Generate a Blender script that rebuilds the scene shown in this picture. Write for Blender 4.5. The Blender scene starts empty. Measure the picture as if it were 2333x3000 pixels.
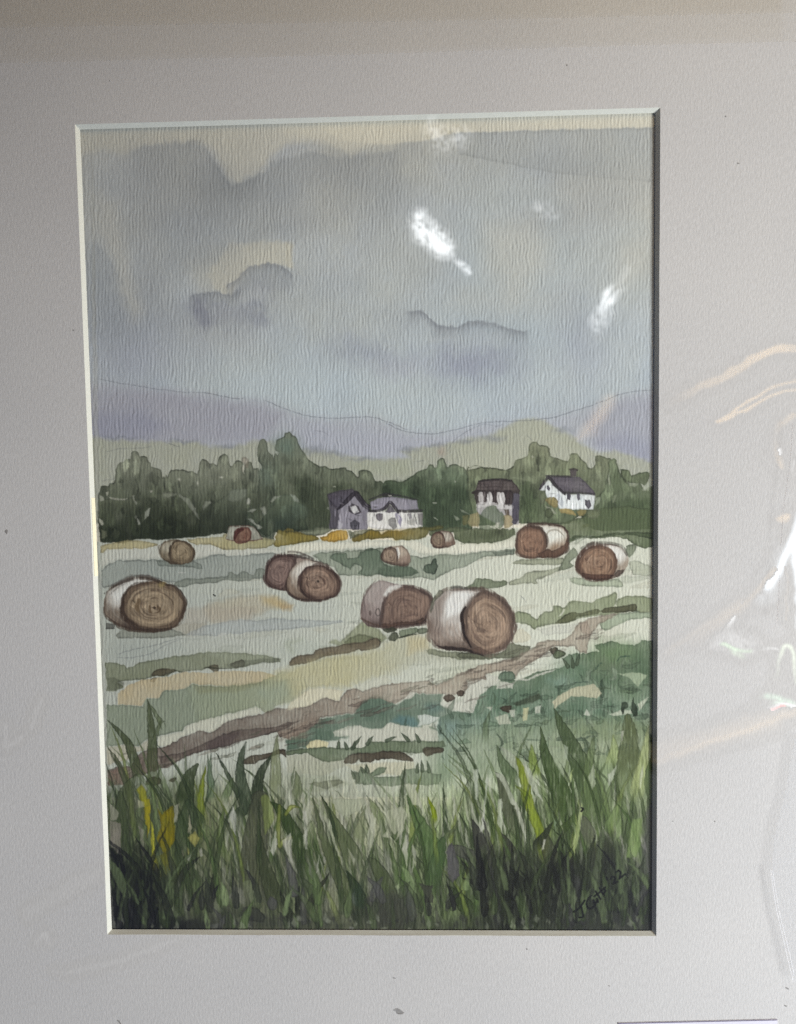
import bpy, math, random
import numpy as np
from mathutils import Matrix, Vector

SC = bpy.context.scene
COL = SC.collection

# ------------------------------------------------------------------ camera
CAM_W = np.array([0.0649, -0.03145, 0.01466])          # axis-angle, world -> camera
CAM_P = np.array([0.0232, 0.0350, 0.3588])
FOC = 2400.0                                           # focal length on a 3000 px high frame


def rodr(w):
    t = np.linalg.norm(w) + 1e-12
    k = w / t
    K = np.array([[0, -k[2], k[1]], [k[2], 0, -k[0]], [-k[1], k[0], 0]])
    return np.eye(3) + np.sin(t) * K + (1 - np.cos(t)) * K @ K


CAM_R = rodr(CAM_W)
cd = bpy.data.cameras.new("camera")
cam = bpy.data.objects.new("camera", cd)
COL.objects.link(cam)
cd.sensor_fit = 'VERTICAL'
cd.sensor_height = 24.0
cd.lens = FOC / 3000.0 * 24.0
cd.clip_start = 0.01
cd.clip_end = 50
cam.matrix_world = Matrix.Translation(Vector(CAM_P)) @ Matrix(CAM_R.T.tolist()).to_4x4()
SC.camera = cam

# ------------------------------------------------------------------ light
SC.cycles.use_denoising = False
SC.view_settings.view_transform = 'Standard'
SC.view_settings.look = 'None'
SC.view_settings.exposure = 0.0
SC.view_settings.gamma = 1.0
SC.view_settings.use_curve_mapping = False

KEY_P = np.array([1.18, -0.44, 0.74])      # the window, off to the right
WARM_P = np.array([0.55, 1.25, 0.75])      # a warm lamp further up the room


def area(name, p, target, sx, sy, power, col, spread=180):
    ld = bpy.data.lights.new(name, 'AREA')
    ld.shape = 'RECTANGLE'
    ld.size, ld.size_y = sx, sy
    ld.energy = power
    ld.color = col
    ld.spread = math.radians(spread)
    o = bpy.data.objects.new(name, ld)
    COL.objects.link(o)
    o.location = Vector(p)
    o.rotation_euler = (Vector(target) - Vector(p)).to_track_quat('-Z', 'Y').to_euler()
    return o


area("window_light", KEY_P, (0.10, -0.10, 0), 0.60, 0.32, 16.6, (0.96, 0.985, 1.0), 120)
area("warm_lamp", WARM_P, (0.05, 0.05, 0), 0.50, 0.50, 2.7, (1.0, 0.66, 0.28), 120)

wd = bpy.data.worlds.new("World")
SC.world = wd
wd.use_nodes = True
nt = wd.node_tree
nt.nodes.clear()


def N(t, kind, **kw):
    n = t.nodes.new(kind)
    for k, v in kw.items():
        setattr(n, k, v)
    return n


def ramp(t, src, stops):
    r = N(t, 'ShaderNodeValToRGB')
    e = r.color_ramp.elements
    while len(e) > 1:
        e.remove(e[0])
    e[0].position, e[0].color = stops[0][0], (*stops[0][1], 1)
    for p, c in stops[1:]:
        q = e.new(p)
        q.color = (*c, 1)
    t.links.new(src, r.inputs[0])
    return r.outputs[0]


def math_(t, op, a, b=None):
    m = N(t, 'ShaderNodeMath', operation=op)
    for i, v in enumerate((a, b)):
        if v is None:
            continue
        if isinstance(v, (int, float)):
            m.inputs[i].default_value = v
        else:
            t.links.new(v, m.inputs[i])
    return m.outputs[0]


def mixc(t, a, b, fac, blend='MIX'):
    m = N(t, 'ShaderNodeMix', data_type='RGBA', blend_type=blend)
    for s, v in ((m.inputs[0], fac), (m.inputs[6], a), (m.inputs[7], b)):
        if isinstance(v, (int, float)):
            s.default_value = v
        elif isinstance(v, tuple):
            s.default_value = (*v, 1)
        else:
            t.links.new(v, s)
    return m.outputs[2]


# the room round the picture: a pale ceiling that ends in a dark timber lintel towards the top of the
# picture, a bright wall with the window on the right, darker walls elsewhere
tc = N(nt, 'ShaderNodeTexCoord')
sep = N(nt, 'ShaderNodeSeparateXYZ')
nt.links.new(tc.outputs['Generated'], sep.inputs[0])
zc = math_(nt, 'MAXIMUM', sep.outputs['Z'], 0.05)
dx = math_(nt, 'DIVIDE', sep.outputs['X'], zc)
dy = math_(nt, 'DIVIDE', sep.outputs['Y'], zc)
ty = math_(nt, 'MULTIPLY_ADD', dy, 0.25)
nt.nodes[-1].inputs[2].default_value = 0.5
tx = math_(nt, 'MULTIPLY_ADD', dx, 0.25)
nt.nodes[-1].inputs[2].default_value = 0.5
CE = (0.42, 0.44, 0.48)
cy_ = ramp(nt, ty, [(0.0, (0.25, 0.29, 0.40)), (0.30, (0.40, 0.45, 0.60)), (0.55, CE),
                    (0.605, (0.36, 0.36, 0.36)), (0.612, (0.18, 0.16, 0.13)),
                    (0.632, (0.14, 0.12, 0.09)), (0.638, (0.07, 0.055, 0.04)), (1.0, (0.05, 0.04, 0.03))])
cx_ = ramp(nt, tx, [(0.0, (0.34, 0.42, 0.72)), (0.34, (0.44, 0.52, 0.76)), (0.44, (0.55, 0.56, 0.60)), (0.52, (1, 1, 1)),
                    (0.585, (1.7, 1.62, 1.55)), (0.66, (2.6, 2.55, 2.6)), (1.0, (1.6, 1.6, 1.6))])
bgc = mixc(nt, cy_, cx_, 1.0, 'MULTIPLY')
bg = N(nt, 'ShaderNodeBackground')
bg.inputs['Strength'].default_value = 0.46
nt.links.new(mixc(nt, bgc, (0.90, 1.0, 1.06), 1.0, 'MULTIPLY'), bg.inputs[0])
wo = N(nt, 'ShaderNodeOutputWorld')
nt.links.new(bg.outputs[0], wo.inputs[0])

# ------------------------------------------------------------------ measures (metres)
W, H = 0.250, 0.36215          # window cut in the mount, at its face
T = 0.00155                    # thickness of the mount board
S = 0.0016                     # set-back of the bevel
PAPER_Z = -T - 0.00055
FILM_Z = 0.0012
PXM = FOC / CAM_P[2]


def project(x, y, z):
    """where a point of the room falls on the drawing sheet (2333 x 3000 units)"""
    P = np.stack([x - CAM_P[0], y - CAM_P[1], np.broadcast_to(z - CAM_P[2], np.shape(x))], -1)
    q = P @ CAM_R.T
    return 1166.5 + FOC * q[..., 0] / -q[..., 2], 1500 - FOC * q[..., 1] / -q[..., 2]


def unproject(px, py, z):
    d = np.stack([(np.asarray(px, float) - 1166.5) / FOC, -(np.asarray(py, float) - 1500) / FOC,
                  -np.ones_like(np.asarray(px, float))], -1) @ CAM_R
    s = (z - CAM_P[2]) / d[..., 2]
    return CAM_P[0] + s * d[..., 0], CAM_P[1] + s * d[..., 1]


# sheets the drawing was traced on: origin and scale of each
SHEET = {'a1': (280, 1240, 2.83), 'a2': (840, 1240, 2.83), 'a3': (1350, 1240, 2.83),
         'b1': (280, 1600, 2.83), 'b2': (840, 1600, 2.83), 'b3': (1350, 1600, 2.83),
         'c1': (300, 1960, 2.83), 'c2': (840, 1960, 2.83), 'c3': (1350, 1960, 2.83),
         'd1': (300, 2340, 2.83), 'd2': (840, 2340, 2.83), 'd3': (1350, 2340, 2.83),
         's1': (0, 0, 1.415), 's2': (1133, 0, 1.415), 's3': (0, 1000, 1.415),
         's4': (1133, 1000, 1.415), 's5': (0, 2000, 1.415), 's6': (1133, 2000, 1.415),
         'f': (0, 0, 0.7278), 'r1': (1900, 900, 3.12), 'r2': (1900, 1600, 3.12)}


def P(spec):
    """'a1 10,20 30,40 b2 5,6' -> points on the drawing sheet"""
    out, o = [], None
    for tok in spec.split():
        if tok in SHEET:
            o = SHEET[tok]
        else:
            x, y = tok.split(',')
            out.append((o[0] + float(x) / o[2], o[1] + float(y) / o[2]))
    return np.array(out)


def catmull(p, n=4, closed=False):
    p = np.asarray(p, float)
    if len(p) < 3:
        return p if closed else np.stack([np.linspace(p[0][k], p[-1][k], n * 2 + 1) for k in range(p.shape[1])], 1)
    if closed:
        q = np.concatenate([p[-1:], p, p[:2]])
        m = len(p)
    else:
        q = np.concatenate([2 * p[:1] - p[1:2], p, 2 * p[-1:] - p[-2:-1]])
        m = len(p) - 1
    out = []
    for i in range(m):
        a, b, c, d = q[i], q[i + 1], q[i + 2], q[i + 3]
        for t in np.arange(n) / n:
            out.append(0.5 * (2 * b + (c - a) * t + (2 * a - 5 * b + 4 * c - d) * t * t + (3 * b - a - 3 * c + d) * t ** 3))
    if not closed:
        out.append(p[-1])
    return np.array(out)


# ------------------------------------------------------------------ the painting: canvas
STEP = 1.95 / PXM
x0, x1 = -W / 2 + S - 0.002, W / 2 - S + 0.002
y0, y1 = -H / 2 + S - 0.002, H / 2 - S + 0.002
NC = int((x1 - x0) / STEP)
NR = int((y1 - y0) / STEP)
gx = np.linspace(x0, x1, NC)
gy = np.linspace(y1, y0, NR)
GX, GY = np.meshgrid(gx, gy)
X, Y = project(GX, GY, PAPER_Z)
X = X.astype(np.float32)
Y = Y.astype(np.float32)
rYmin, rYmax = Y.min(1), Y.max(1)
cXmin, cXmax = X.min(0), X.max(0)
rng = np.random.default_rng(7)
random.seed(7)


def vnoise(sx, sy, seed, shape=None):
    """smooth value noise in -1..1, cell sizes in drawing units"""
    h, w = shape or (NR, NC)
    r = np.random.default_rng(seed)
    ch, cw = int(h * 1.95 / sy) + 4, int(w * 1.95 / sx) + 4
    g = r.uniform(-1, 1, (ch, cw)).astype(np.float32)
    yy = np.arange(h, dtype=np.float32) * 1.95 / sy
    xx = np.arange(w, dtype=np.float32) * 1.95 / sx
    yi, xi = yy.astype(int), xx.astype(int)
    fy, fx = yy - yi, xx - xi
    fy = (fy * fy * (3 - 2 * fy))[:, None]
    fx = (fx * fx * (3 - 2 * fx))[None]
    a = g[yi][:, xi]
    b = g[yi][:, xi + 1]
    c = g[yi + 1][:, xi]
    d = g[yi + 1][:, xi + 1]
    return (a * (1 - fx) + b * fx) * (1 - fy) + (c * (1 - fx) + d * fx) * fy


def fbm(s, seed, octs=4, ax=1.0, gain=0.55):
    o, a, t = 0, 1.0, 0
    for k in range(octs):
        o = o + a * vnoise(max(s * ax, 2.2), max(s, 2.2), seed + 31 * k)
        t += a
        a *= gain
        s *= 0.5
    return (o / t).astype(np.float32)


WX, WY = fbm(26, 1, 4), fbm(26, 2, 4)
FX, FY = fbm(9, 3, 2), fbm(9, 4, 2)
BL = fbm(95, 5, 5)              # blooms
BL2 = fbm(40, 6, 4)
GR = vnoise(3.2, 3.6, 8) * 0.6 + vnoise(6, 7, 9) * 0.4     # granulation
STR = fbm(70, 10, 4, ax=0.09)   # brush streaks running up the sheet
STR2 = fbm(34, 12, 3, ax=0.12)
# laid paper ribs: upright, wavering, broken
ph = X * (2 * np.pi / 10.3) + 2.3 * vnoise(15, 34, 21) + 1.1 * vnoise(9, 18, 22)
RIB = (np.sin(ph) * (0.55 + 0.55 * vnoise(11, 22, 23)) + 0.62 * vnoise(5.5, 15, 24) + 0.25 * vnoise(3.5, 5, 25)).astype(np.float32)

C = np.empty((NR, NC, 3), np.float32)
C[:] = (206, 201, 184)
L = np.zeros((NR, NC), np.int32)
PARTS = ['paper_margin']        # index -> key
META = {'paper_margin': {'label': 'bare cream paper along the rim'}}


def part(key, label=None, stuff=False):
    if key not in PARTS:
        PARTS.append(key)
    META.setdefault(key, {})
    if label:
        META[key]['label'] = label
    if stuff:
        META[key]['kind'] = 'stuff'
    return PARTS.index(key)


def window(p, pad):
    a, b = p[:, 0].min() - pad, p[:, 0].max() + pad
    c, d = p[:, 1].min() - pad, p[:, 1].max() + pad
    r = np.nonzero((rYmax >= c) & (rYmin <= d))[0]
    q = np.nonzero((cXmax >= a) & (cXmin <= b))[0]
    if len(r) == 0 or len(q) == 0:
        return None
    return slice(r[0], r[-1] + 1), slice(q[0], q[-1] + 1)


def sdf(p, x, y):
    p = p.astype(np.float32)
    d2 = np.full(x.shape, 1e12, np.float32)
    ins = np.zeros(x.shape, bool)
    q = np.roll(p, -1, 0)
    for (ax, ay), (bx, by) in zip(p, q):
        ex, ey = bx - ax, by - ay
        l2 = ex * ex + ey * ey
        if l2 < 1e-9:
            continue
        wx, wy = x - ax, y - ay
        t = np.clip((wx * ex + wy * ey) / l2, 0, 1)
        np.minimum(d2, (wx - ex * t) ** 2 + (wy - ey * t) ** 2, out=d2)
        if ay != by:
            c = ((ay <= y) != (by <= y)) & (wx < ex * wy / ey)
            ins ^= c
    d = np.sqrt(d2)
    return np.where(ins, -d, d)


def sstep(a, b, v):
    t = np.clip((v - a) / (b - a), 0, 1)
    return t * t * (3 - 2 * t)


def grad_mix(col, col2, axis, lo, hi, s):
    c = np.array(col, np.float32)
    if col2 is None:
        return c
    v = (Y if axis == 'y' else X)[s]
    t = np.clip((v - lo) / (hi - lo), 0, 1)[..., None]
    return c * (1 - t) + np.array(col2, np.float32) * t


def wash(spec, col, a=0.9, edge=0.30, ew=3.0, soft=1.3, wob=4.0, mot=0.16, gran=0.05, key=None,
         col2=None, axis='y', lo=0, hi=1, fade=None, curve=0, streak=0.0, fadey=None, fadeb=None, fadex=None):
    """one lay of colour inside an outline: wavering rim, darker where the pool dried, mottled inside"""
    p = P(spec) if isinstance(spec, str) else np.asarray(spec, float)
    if curve:
        p = catmull(p, curve, True)
    s = window(p, soft * 2 + wob + 4)
    if s is None:
        return None
    k = wob
    x = X[s] + k * (0.75 * WX[s] + 0.5 * FX[s])
    y = Y[s] + k * (0.75 * WY[s] + 0.5 * FY[s])
    d = -sdf(p, x, y)
    m = sstep(-soft, soft, d)
    al = a * m * (1 + mot * BL2[s] + 0.6 * mot * BL[s] + gran * GR[s] - gran * 0.8 * RIB[s] + streak * STR[s])
    if fade:
        al = al * np.exp(-np.maximum(d, 0) / fade)
    if fadey:
        al = al * sstep(fadey[0], fadey[1], Y[s] + 14 * WX[s])
    if fadeb:
        al = al * (1 - sstep(fadeb[0], fadeb[1], Y[s] + 26 * WX[s] + 30 * STR[s]))
    if fadex:
        al = al * (1 - sstep(fadex[0], fadex[1], X[s] + 30 * BL2[s]))
    al = np.clip(al, 0, 1)[..., None]
    c = grad_mix(col, col2, axis, lo, hi, s)
    C[s] = C[s] * (1 - al) + c * al
    if edge:
        e = edge * np.exp(-((np.maximum(d, 0) - 1.2) / ew) ** 2) * m * np.clip(0.62 + 0.75 * BL2[s] + .4 * FX[s], 0, 1.4)
        if fadeb or fadex or fadey:
            e = e * (al[..., 0] / a)
        C[s] *= (1 - np.clip(e, 0, 0.8))[..., None]
    if key:
        i = part(key)
        mm = m > 0.5
        if fadeb or fadex or fadey:
            mm &= al[..., 0] > .25 * a
        L[s][mm] = i
    return s, d


def blob(spec, rx, ry, col, a=0.5, rot=0.0, wob=10, key=None):
    (cx, cy), = P(spec) if isinstance(spec, str) else [spec]
    R = max(rx, ry) * 2.6
    s = window(np.array([[cx - R, cy - R], [cx + R, cy + R]]), wob)
    if s is None:
        return
    x = X[s] + wob * WX[s] - cx
    y = Y[s] + wob * WY[s] - cy
    ca, sa = math.cos(rot), math.sin(rot)
    q = ((x * ca + y * sa) / rx) ** 2 + ((-x * sa + y * ca) / ry) ** 2
    al = np.clip(a * np.exp(-q) * (1 + 0.15 * BL2[s] - 0.04 * RIB[s]), 0, 1)[..., None]
    C[s] = C[s] * (1 - al) + np.array(col, np.float32) * al


def stroke(spec, w, col, a=0.85, taper=(0.75, 1.0, 0.06), edge=0.22, soft=1.0, wob=2.0, key=None, dry=0.0,
           mot=0.15, base=None, ew=2.2, root=0.0):
    """a brush stroke, root to tip; w = full width in drawing units at the broadest"""
    p = P(spec) if isinstance(spec, str) else np.asarray(spec, float)
    p = catmull(p, 5)
    s = window(p, w + wob + 3)
    if s is None:
        return
    x = X[s] + wob * (0.7 * WX[s] + 0.5 * FX[s])
    y = Y[s] + wob * (0.7 * WY[s] + 0.5 * FY[s])
    n = len(p)
    best = np.full(x.shape, -1e6, np.float32)
    bt = np.zeros(x.shape, np.float32)
    ts = np.linspace(0, 1, n)
    wid = np.interp(ts, np.linspace(0, 1, len(taper)), taper) * w / 2
    for i in range(n - 1):
        ax, ay = p[i]
        ex, ey = p[i + 1] - p[i]
        l2 = ex * ex + ey * ey + 1e-9
        t = np.clip(((x - ax) * ex + (y - ay) * ey) / l2, 0, 1)
        dd = np.sqrt((x - ax - ex * t) ** 2 + (y - ay - ey * t) ** 2)
        v = (wid[i] + (wid[i + 1] - wid[i]) * t) - dd
        u = v > best
        best = np.where(u, v, best)
        bt = np.where(u, ts[i] + (ts[i + 1] - ts[i]) * t, bt)
    m = sstep(-soft, soft, best)
    al = a * m * (1 + mot * BL2[s] + 0.05 * GR[s] - 0.04 * RIB[s])
    if root:
        m = m * sstep(0, root, bt + .06 * STR2[s])
        al = al * sstep(0, root, bt + .06 * STR2[s])
    if dry:
        al = al * sstep(-0.55, 0.25, STR2[s] + 0.55 - dry)
    al = np.clip(al, 0, 1)[..., None]
    c = np.array(col, np.float32)
    if base is not None:
        f = np.clip(1 - bt * 1.6, 0, 1)[..., None]
        c = c * (1 - f) + np.array(base, np.float32) * f
    C[s] = C[s] * (1 - al) + c * al
    if edge:
        e = edge * np.exp(-((np.maximum(best, 0) - 0.8) / ew) ** 2) * m
        C[s] *= (1 - np.clip(e, 0, 0.7))[..., None]
    if key:
        L[s][m > 0.5] = part(key)


def cloudedge(spec, depth, col, a=.6, soft=4.0, wob=9, ends=40):
    """the crisp upper brim of a wet cloud, running out downwards"""
    p = catmull(P(spec), 5)
    s = window(np.array([[p[:, 0].min(), p[:, 1].min() - 30], [p[:, 0].max(), p[:, 1].max() + depth * 3.2]]), 10)
    x = X[s] + wob * WX[s]
    y = Y[s] + wob * (WY[s] + .5 * FY[s])
    o = np.argsort(p[:, 0])
    yt = np.interp(x, p[o, 0], p[o, 1]).astype(np.float32)
    v = y - yt
    al = sstep(-soft, soft, v) * np.exp(-np.maximum(v, 0) / (depth * (1 + .4 * BL2[s])))
    al = al * sstep(p[:, 0].min(), p[:, 0].min() + ends, x) * (1 - sstep(p[:, 0].max() - ends, p[:, 0].max(), x))
    al = np.clip(a * al * (1 + .2 * BL2[s]), 0, 1)[..., None]
    C[s] = C[s] * (1 - al) + np.array(col, np.float32) * al


def pencil(spec, a=0.35, w=2.2, col=(70, 72, 80)):
    stroke(spec, w, col, a=a, taper=(1, 1, 1), edge=0, soft=1.1, wob=3, dry=0.35)
# ------------------------------------------------------------------ the painting: sky
wash("f 150,262 900,250 1500,225 1500,1100 150,1100", (171, 173, 169), a=1, edge=0, soft=1, wob=2, mot=0, gran=0,
     col2=(172, 180, 182), lo=420, hi=1180)
L[Y < 1350] = part('sky')
C[:] = C * (1 + 0.045 * BL[..., None] + 0.02 * BL2[..., None]) + fbm(150, 61, 4)[..., None] * np.array((5.5, 3.0, -3.5), np.float32)
# broad wet colour: bluish on the right and low, violet low left
for sp, rx, ry, c, a in [("f 1080,620", 190, 260, (160, 172, 176), .55), ("f 700,820", 330, 80, (172, 183, 186), .55),
                         ("f 760,980", 300, 60, (170, 182, 186), .4), ("f 1330,500", 110, 260, (168, 172, 168), .5),
                         ("f 300,700", 120, 140, (150, 155, 162), .55), ("f 260,760", 110, 60, (156, 160, 170), .5),
                         ("f 1030,770", 90, 45, (140, 144, 158), .55), ("f 750,740", 60, 30, (150, 156, 166), .5),
                         ("f 850,780", 60, 28, (158, 160, 172), .4), ("f 1240,740", 60, 90, (156, 162, 172), .45),
                         ("f 900,560", 60, 60, (170, 172, 166), .5), ("f 480,720", 90, 40, (160, 164, 168), .4),
                         ("f 1150,880", 120, 40, (160, 168, 176), .4)]:
    blob(sp, rx * 1.374, ry * 1.374, c, a, wob=26)
# unpainted paper along the top and in the V between the first clouds
CRM = (188, 185, 169)
wash("s1 300,480 1900,440 1900,540 1698,560 1560,585 1460,640 1380,600 1290,575 1180,600 1120,650 1075,715 1035,732 985,765 940,735 905,650 875,605 830,590 780,588 600,598 520,640 420,625 330,640",
     CRM, a=0.7, edge=0, soft=14, wob=7, mot=.06, col2=(200, 197, 182), axis='x', lo=350, hi=1500)
wash("s2 -400,440 1150,420 1140,527 1000,530 860,533 700,538 560,541 400,548 280,552 150,585 0,600 -200,580", (200, 196, 178), a=0.8, edge=0,
     soft=5, wob=4, mot=.05)
wash("s2 -500,440 0,440 0,600 -200,590 -400,560", (204, 200, 182), a=.5, edge=0, soft=30)
wash("s2 280,553 400,549 560,542 700,539 860,534 1000,531 1140,528 1140,760 700,720 300,640", (160, 164, 162), a=0.55, edge=0.06, ew=6,
     soft=2, wob=4, fade=95)
# warm gaps lower down
for sp, c, a, sf in [
    ("s1 950,1015 1080,1000 1212,1006 1213,1108 1110,1098 1045,1118 1000,1160 955,1225 900,1200 860,1140", (190, 187, 170), .72, 10),
    ("s1 760,1080 960,1010 1020,1120 950,1230 830,1190", (176, 175, 164), .5, 34),
    ("s1 425,830 480,850 520,1000 540,1140 590,1280 560,1330 500,1250 470,1080 400,960", (186, 183, 168), .72, 30),
    ("s1 360,800 430,790 440,960 380,1000", (178, 177, 166), .55, 30),
    ("s2 400,930 640,880 680,1120 520,1230 420,1120", (184, 182, 170), .55, 60),
    ("s2 980,1010 1110,960 1105,1120 960,1180", (184, 182, 170), .4, 40),
    ("s2 300,1180 760,1200 760,1290 480,1320 260,1260", (178, 178, 170), .4, 50),
    ("s2 700,740 1110,690 1110,900 760,930", (176, 174, 164), .4, 50),
    ("s1 1090,840 1400,800 1500,900 1300,960 1080,930", (166, 168, 164), .45, 40)]:
    wash(sp, c, a=a, edge=0, soft=sf, wob=9, mot=.1)
wash("s1 1180,1002 1213,1005 1214,1112 1190,1110", (190, 187, 170), a=.5, edge=.05, soft=4, wob=4)
# the grey clouds
for sp, rx, ry, c, a, rot in [
    ("s1 700,720", 150, 80, (147, 150, 150), .5, .1), ("s1 860,790", 75, 80, (135, 138, 138), .5, .3), ("s1 720,930", 190, 70, (142, 146, 148), .45, -.2),
    ("s1 1120,790", 130, 60, (150, 154, 154), .45, -.3), ("s1 1420,720", 170, 60, (155, 158, 158), .4, 0), ("s1 1600,800", 120, 80, (152, 157, 158), .45, 0),
    ("s1 600,840", 80, 80, (144, 147, 147), .4, 0), ("s1 800,1060", 130, 60, (144, 149, 152), .4, -.3), ("s1 1100,950", 120, 40, (150, 154, 154), .35, 0),
    ("s1 400,1180", 70, 110, (132, 138, 142), .5, -.2), ("s1 450,1330", 110, 70, (134, 139, 144), .45, 0), ("s1 620,1200", 60, 90, (146, 150, 152), .35, -.3),
    ("s1 1080,1190", 70, 40, (140, 144, 150), .5, 0), ("s1 900,1300", 90, 40, (134, 137, 147), .5, 0), ("s1 1070,1300", 30, 34, (130, 134, 146), .45, 0), ("s1 830,1310", 22, 40, (124, 127, 140), .45, 0),
    ("s2 780,690", 170, 60, (148, 152, 152), .45, 0), ("s2 700,900", 130, 50, (150, 155, 158), .4, 0), ("s2 900,820", 110, 50, (152, 156, 156), .35, 0),
    ("s2 760,1270", 60, 70, (154, 161, 166), .4, 0), ("s2 260,1395", 60, 24, (176, 180, 180), .4, 0), ("s2 440,1400", 60, 24, (172, 177, 178), .35, 0), ("s1 1060,1220", 50, 28, (176, 179, 180), .45, 0), ("s1 930,1290", 40, 24, (168, 172, 176), .4, 0), ("s2 150,1100", 90, 90, (164, 170, 170), .3, 0),
    ("s4 300,90", 90, 40, (144, 148, 162), .5, 0), ("s4 -40,60", 80, 30, (150, 156, 166), .45, 0), ("s2 60,1330", 60, 50, (150, 156, 162), .3, 0)]:
    blob(sp, rx, ry, c, a, rot=rot, wob=34)
cloudedge("s1 500,660 560,620 620,602 700,592 780,588 835,596 875,635 905,695 940,742 985,768 1035,738 1100,703 1180,656 1290,632 1420,650 1560,640 1700,610", 75, (143, 147, 148), .5, soft=9, ends=60)
cloudedge("s1 860,640 905,700 945,752 985,770 1040,742 1090,715", 55, (130, 134, 135), .45, soft=8, ends=26)
cloudedge("s1 930,1200 985,1150 1050,1106 1110,1094 1180,1110 1225,1145", 22, (130, 134, 138), .75, ends=14)
cloudedge("s1 780,1235 840,1216 900,1210 960,1216 1010,1185", 26, (128, 132, 137), .7, ends=16)
cloudedge("s1 790,1250 830,1240 870,1250", 60, (126, 128, 140), .45, soft=12, ends=20)
cloudedge("s1 950,1290 1020,1270 1100,1300", 40, (134, 138, 148), .3, soft=14)
cloudedge("s2 70,1290 110,1284 160,1296 205,1342 250,1352 320,1346 375,1326 420,1330 470,1346 530,1366 600,1372", 20, (126, 130, 135), .85, ends=22)
cloudedge("s2 760,1340 800,1310 850,1330", 50, (142, 148, 156), .3, soft=14)
cloudedge("s1 340,985 400,1015 440,1050 480,1120 520,1200", 70, (128, 134, 139), .35, soft=14, ends=30)

blob('s1 380,1150', 150, 330, (168, 172, 174), .35, wob=20)
blob('s1 520,760', 200, 150, (164, 167, 166), .25, wob=20)

# ------------------------------------------------------------------ mountain and hills
MTN = "s3 330,150 415,165 520,180 700,205 850,213 980,237 1100,245 1200,285 1300,312 1420,318 1540,315 1610,335 1700,368 s4 60,368 130,382 200,384 280,367 380,342 450,334 600,327 700,314 800,282 900,247 980,217 1050,205 1140,203 1160,560 600,620 0,620 s3 1400,600 330,600"
wash(MTN, (160, 161, 168), a=.6, edge=0, soft=22, wob=8, mot=.15, key='mountain')
wash("s3 330,190 415,205 600,205 760,222 900,245 1060,260 1180,300 1100,420 800,430 330,430", (150, 149, 158), a=.55, edge=0, soft=26, wob=9)
wash("s3 340,300 600,290 700,350 600,400 340,420", (138, 140, 156), a=.5, edge=0, soft=30, wob=9)
wash("s3 1200,330 1698,400 s4 280,420 0,480 s3 1500,480 1240,430", (162, 164, 174), a=.55, edge=0, soft=26, wob=9)
wash("s4 820,330 1000,240 1140,230 1140,520 980,470 860,440", (150, 151, 161), a=.55, edge=0, soft=22, wob=9)
wash("s4 880,420 1000,380 1100,420 1100,510 960,460", (138, 141, 158), a=.45, edge=0, soft=26, wob=9)
HILL = "s3 330,395 415,405 600,415 800,415 880,435 960,440 1050,412 1150,420 1250,445 1330,455 1420,470 1480,480 1550,492 1640,484 1700,478 s4 60,455 150,438 220,430 300,410 370,398 430,388 500,350 545,328 590,318 640,330 690,350 760,388 800,420 860,458 960,455 1020,475 1110,505 1110,720 0,760 s3 1200,700 330,760"
wash(HILL, (158, 160, 142), a=.86, edge=.02, soft=9, wob=7, mot=.14, key='hillside')
wash("s4 300,430 420,395 500,355 590,322 680,352 780,410 860,460 800,560 300,560", (166, 168, 148), a=.5, edge=0, soft=18, wob=9)
wash("s3 1400,500 1698,490 1698,560 1500,560", (150, 156, 132), a=.4, edge=0, soft=18, wob=9)
for sp, rx, ry in [("s3 1300,452", 50, 14), ("s3 1390,468", 46, 10), ("s3 1500,490", 60, 8), ("s4 440,398", 50, 14), ("s4 330,415", 40, 9),
                   ("s4 90,450", 40, 9), ("s4 730,372", 36, 10), ("s3 940,440", 50, 9), ("s3 760,412", 60, 8), ("s3 500,398", 90, 8), ("s4 210,432", 40, 8)]:
    blob(sp, rx / 1.415, ry / 1.415, (126, 130, 136), .55, wob=14)
pencil("s3 415,156 520,176 700,205 850,213", .30)
pencil("s3 850,213 980,237 1015,233", .42)
pencil("s3 1100,246 1200,285 1300,312 1420,318 1540,315 1610,335 1690,366", .36)
pencil("s4 0,340 60,368 130,382 200,384 280,367 380,342 450,334 600,327 700,314", .40)
pencil("s4 700,314 800,282 900,247 980,217 1050,205 1100,203", .40)
pencil("s4 255,455 280,410 340,370 400,345 450,352 480,345", .25)
pencil("a1 90,235 220,212 400,205 460,190", .24)
pencil("a1 610,165 680,190 700,180", .3)
pencil("a3 540,95 590,140", .25)
pencil("s3 420,580 480,570", .25)
pencil("a2 235,60 310,75 350,100", .22)
pencil("a2 1080,320 1140,315", .25)
blob("a2 1290,235", 12, 14, (150, 120, 110), .3, wob=6)

# ------------------------------------------------------------------ the wood behind the fields
TL1 = "a1 20,590 35,560 45,525 75,517 105,522 120,500 155,495 160,440 170,370 195,325 235,318 250,295 290,293 298,245 325,227 355,240 368,280 400,272 430,285 438,315 462,330 465,360 510,372 545,390 560,450 575,457 575,700 575,960 450,980 400,960 320,960 240,998 150,985 50,985 20,700"
TL2 = "a1 573,457 595,450 610,410 630,385 700,385 740,385 770,400 800,398 845,420 860,350 880,300 905,297 935,320 945,335 975,330 1005,350 1020,290 1050,258 1085,265 1105,310 1115,345 1135,355 1160,315 1190,308 1220,320 1230,345 1226,415 1232,415 1240,350 1265,318 1300,325 1310,375 1335,378 1355,405 1355,700 1355,880 1060,910 950,940 850,945 700,955 573,968"
TL3 = "a1 1353,405 1378,395 1380,355 1350,310 1340,250 1350,180 1375,130 1405,130 1420,160 1430,230 1460,260 1475,285 1490,600 1490,900 1353,890"
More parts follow.
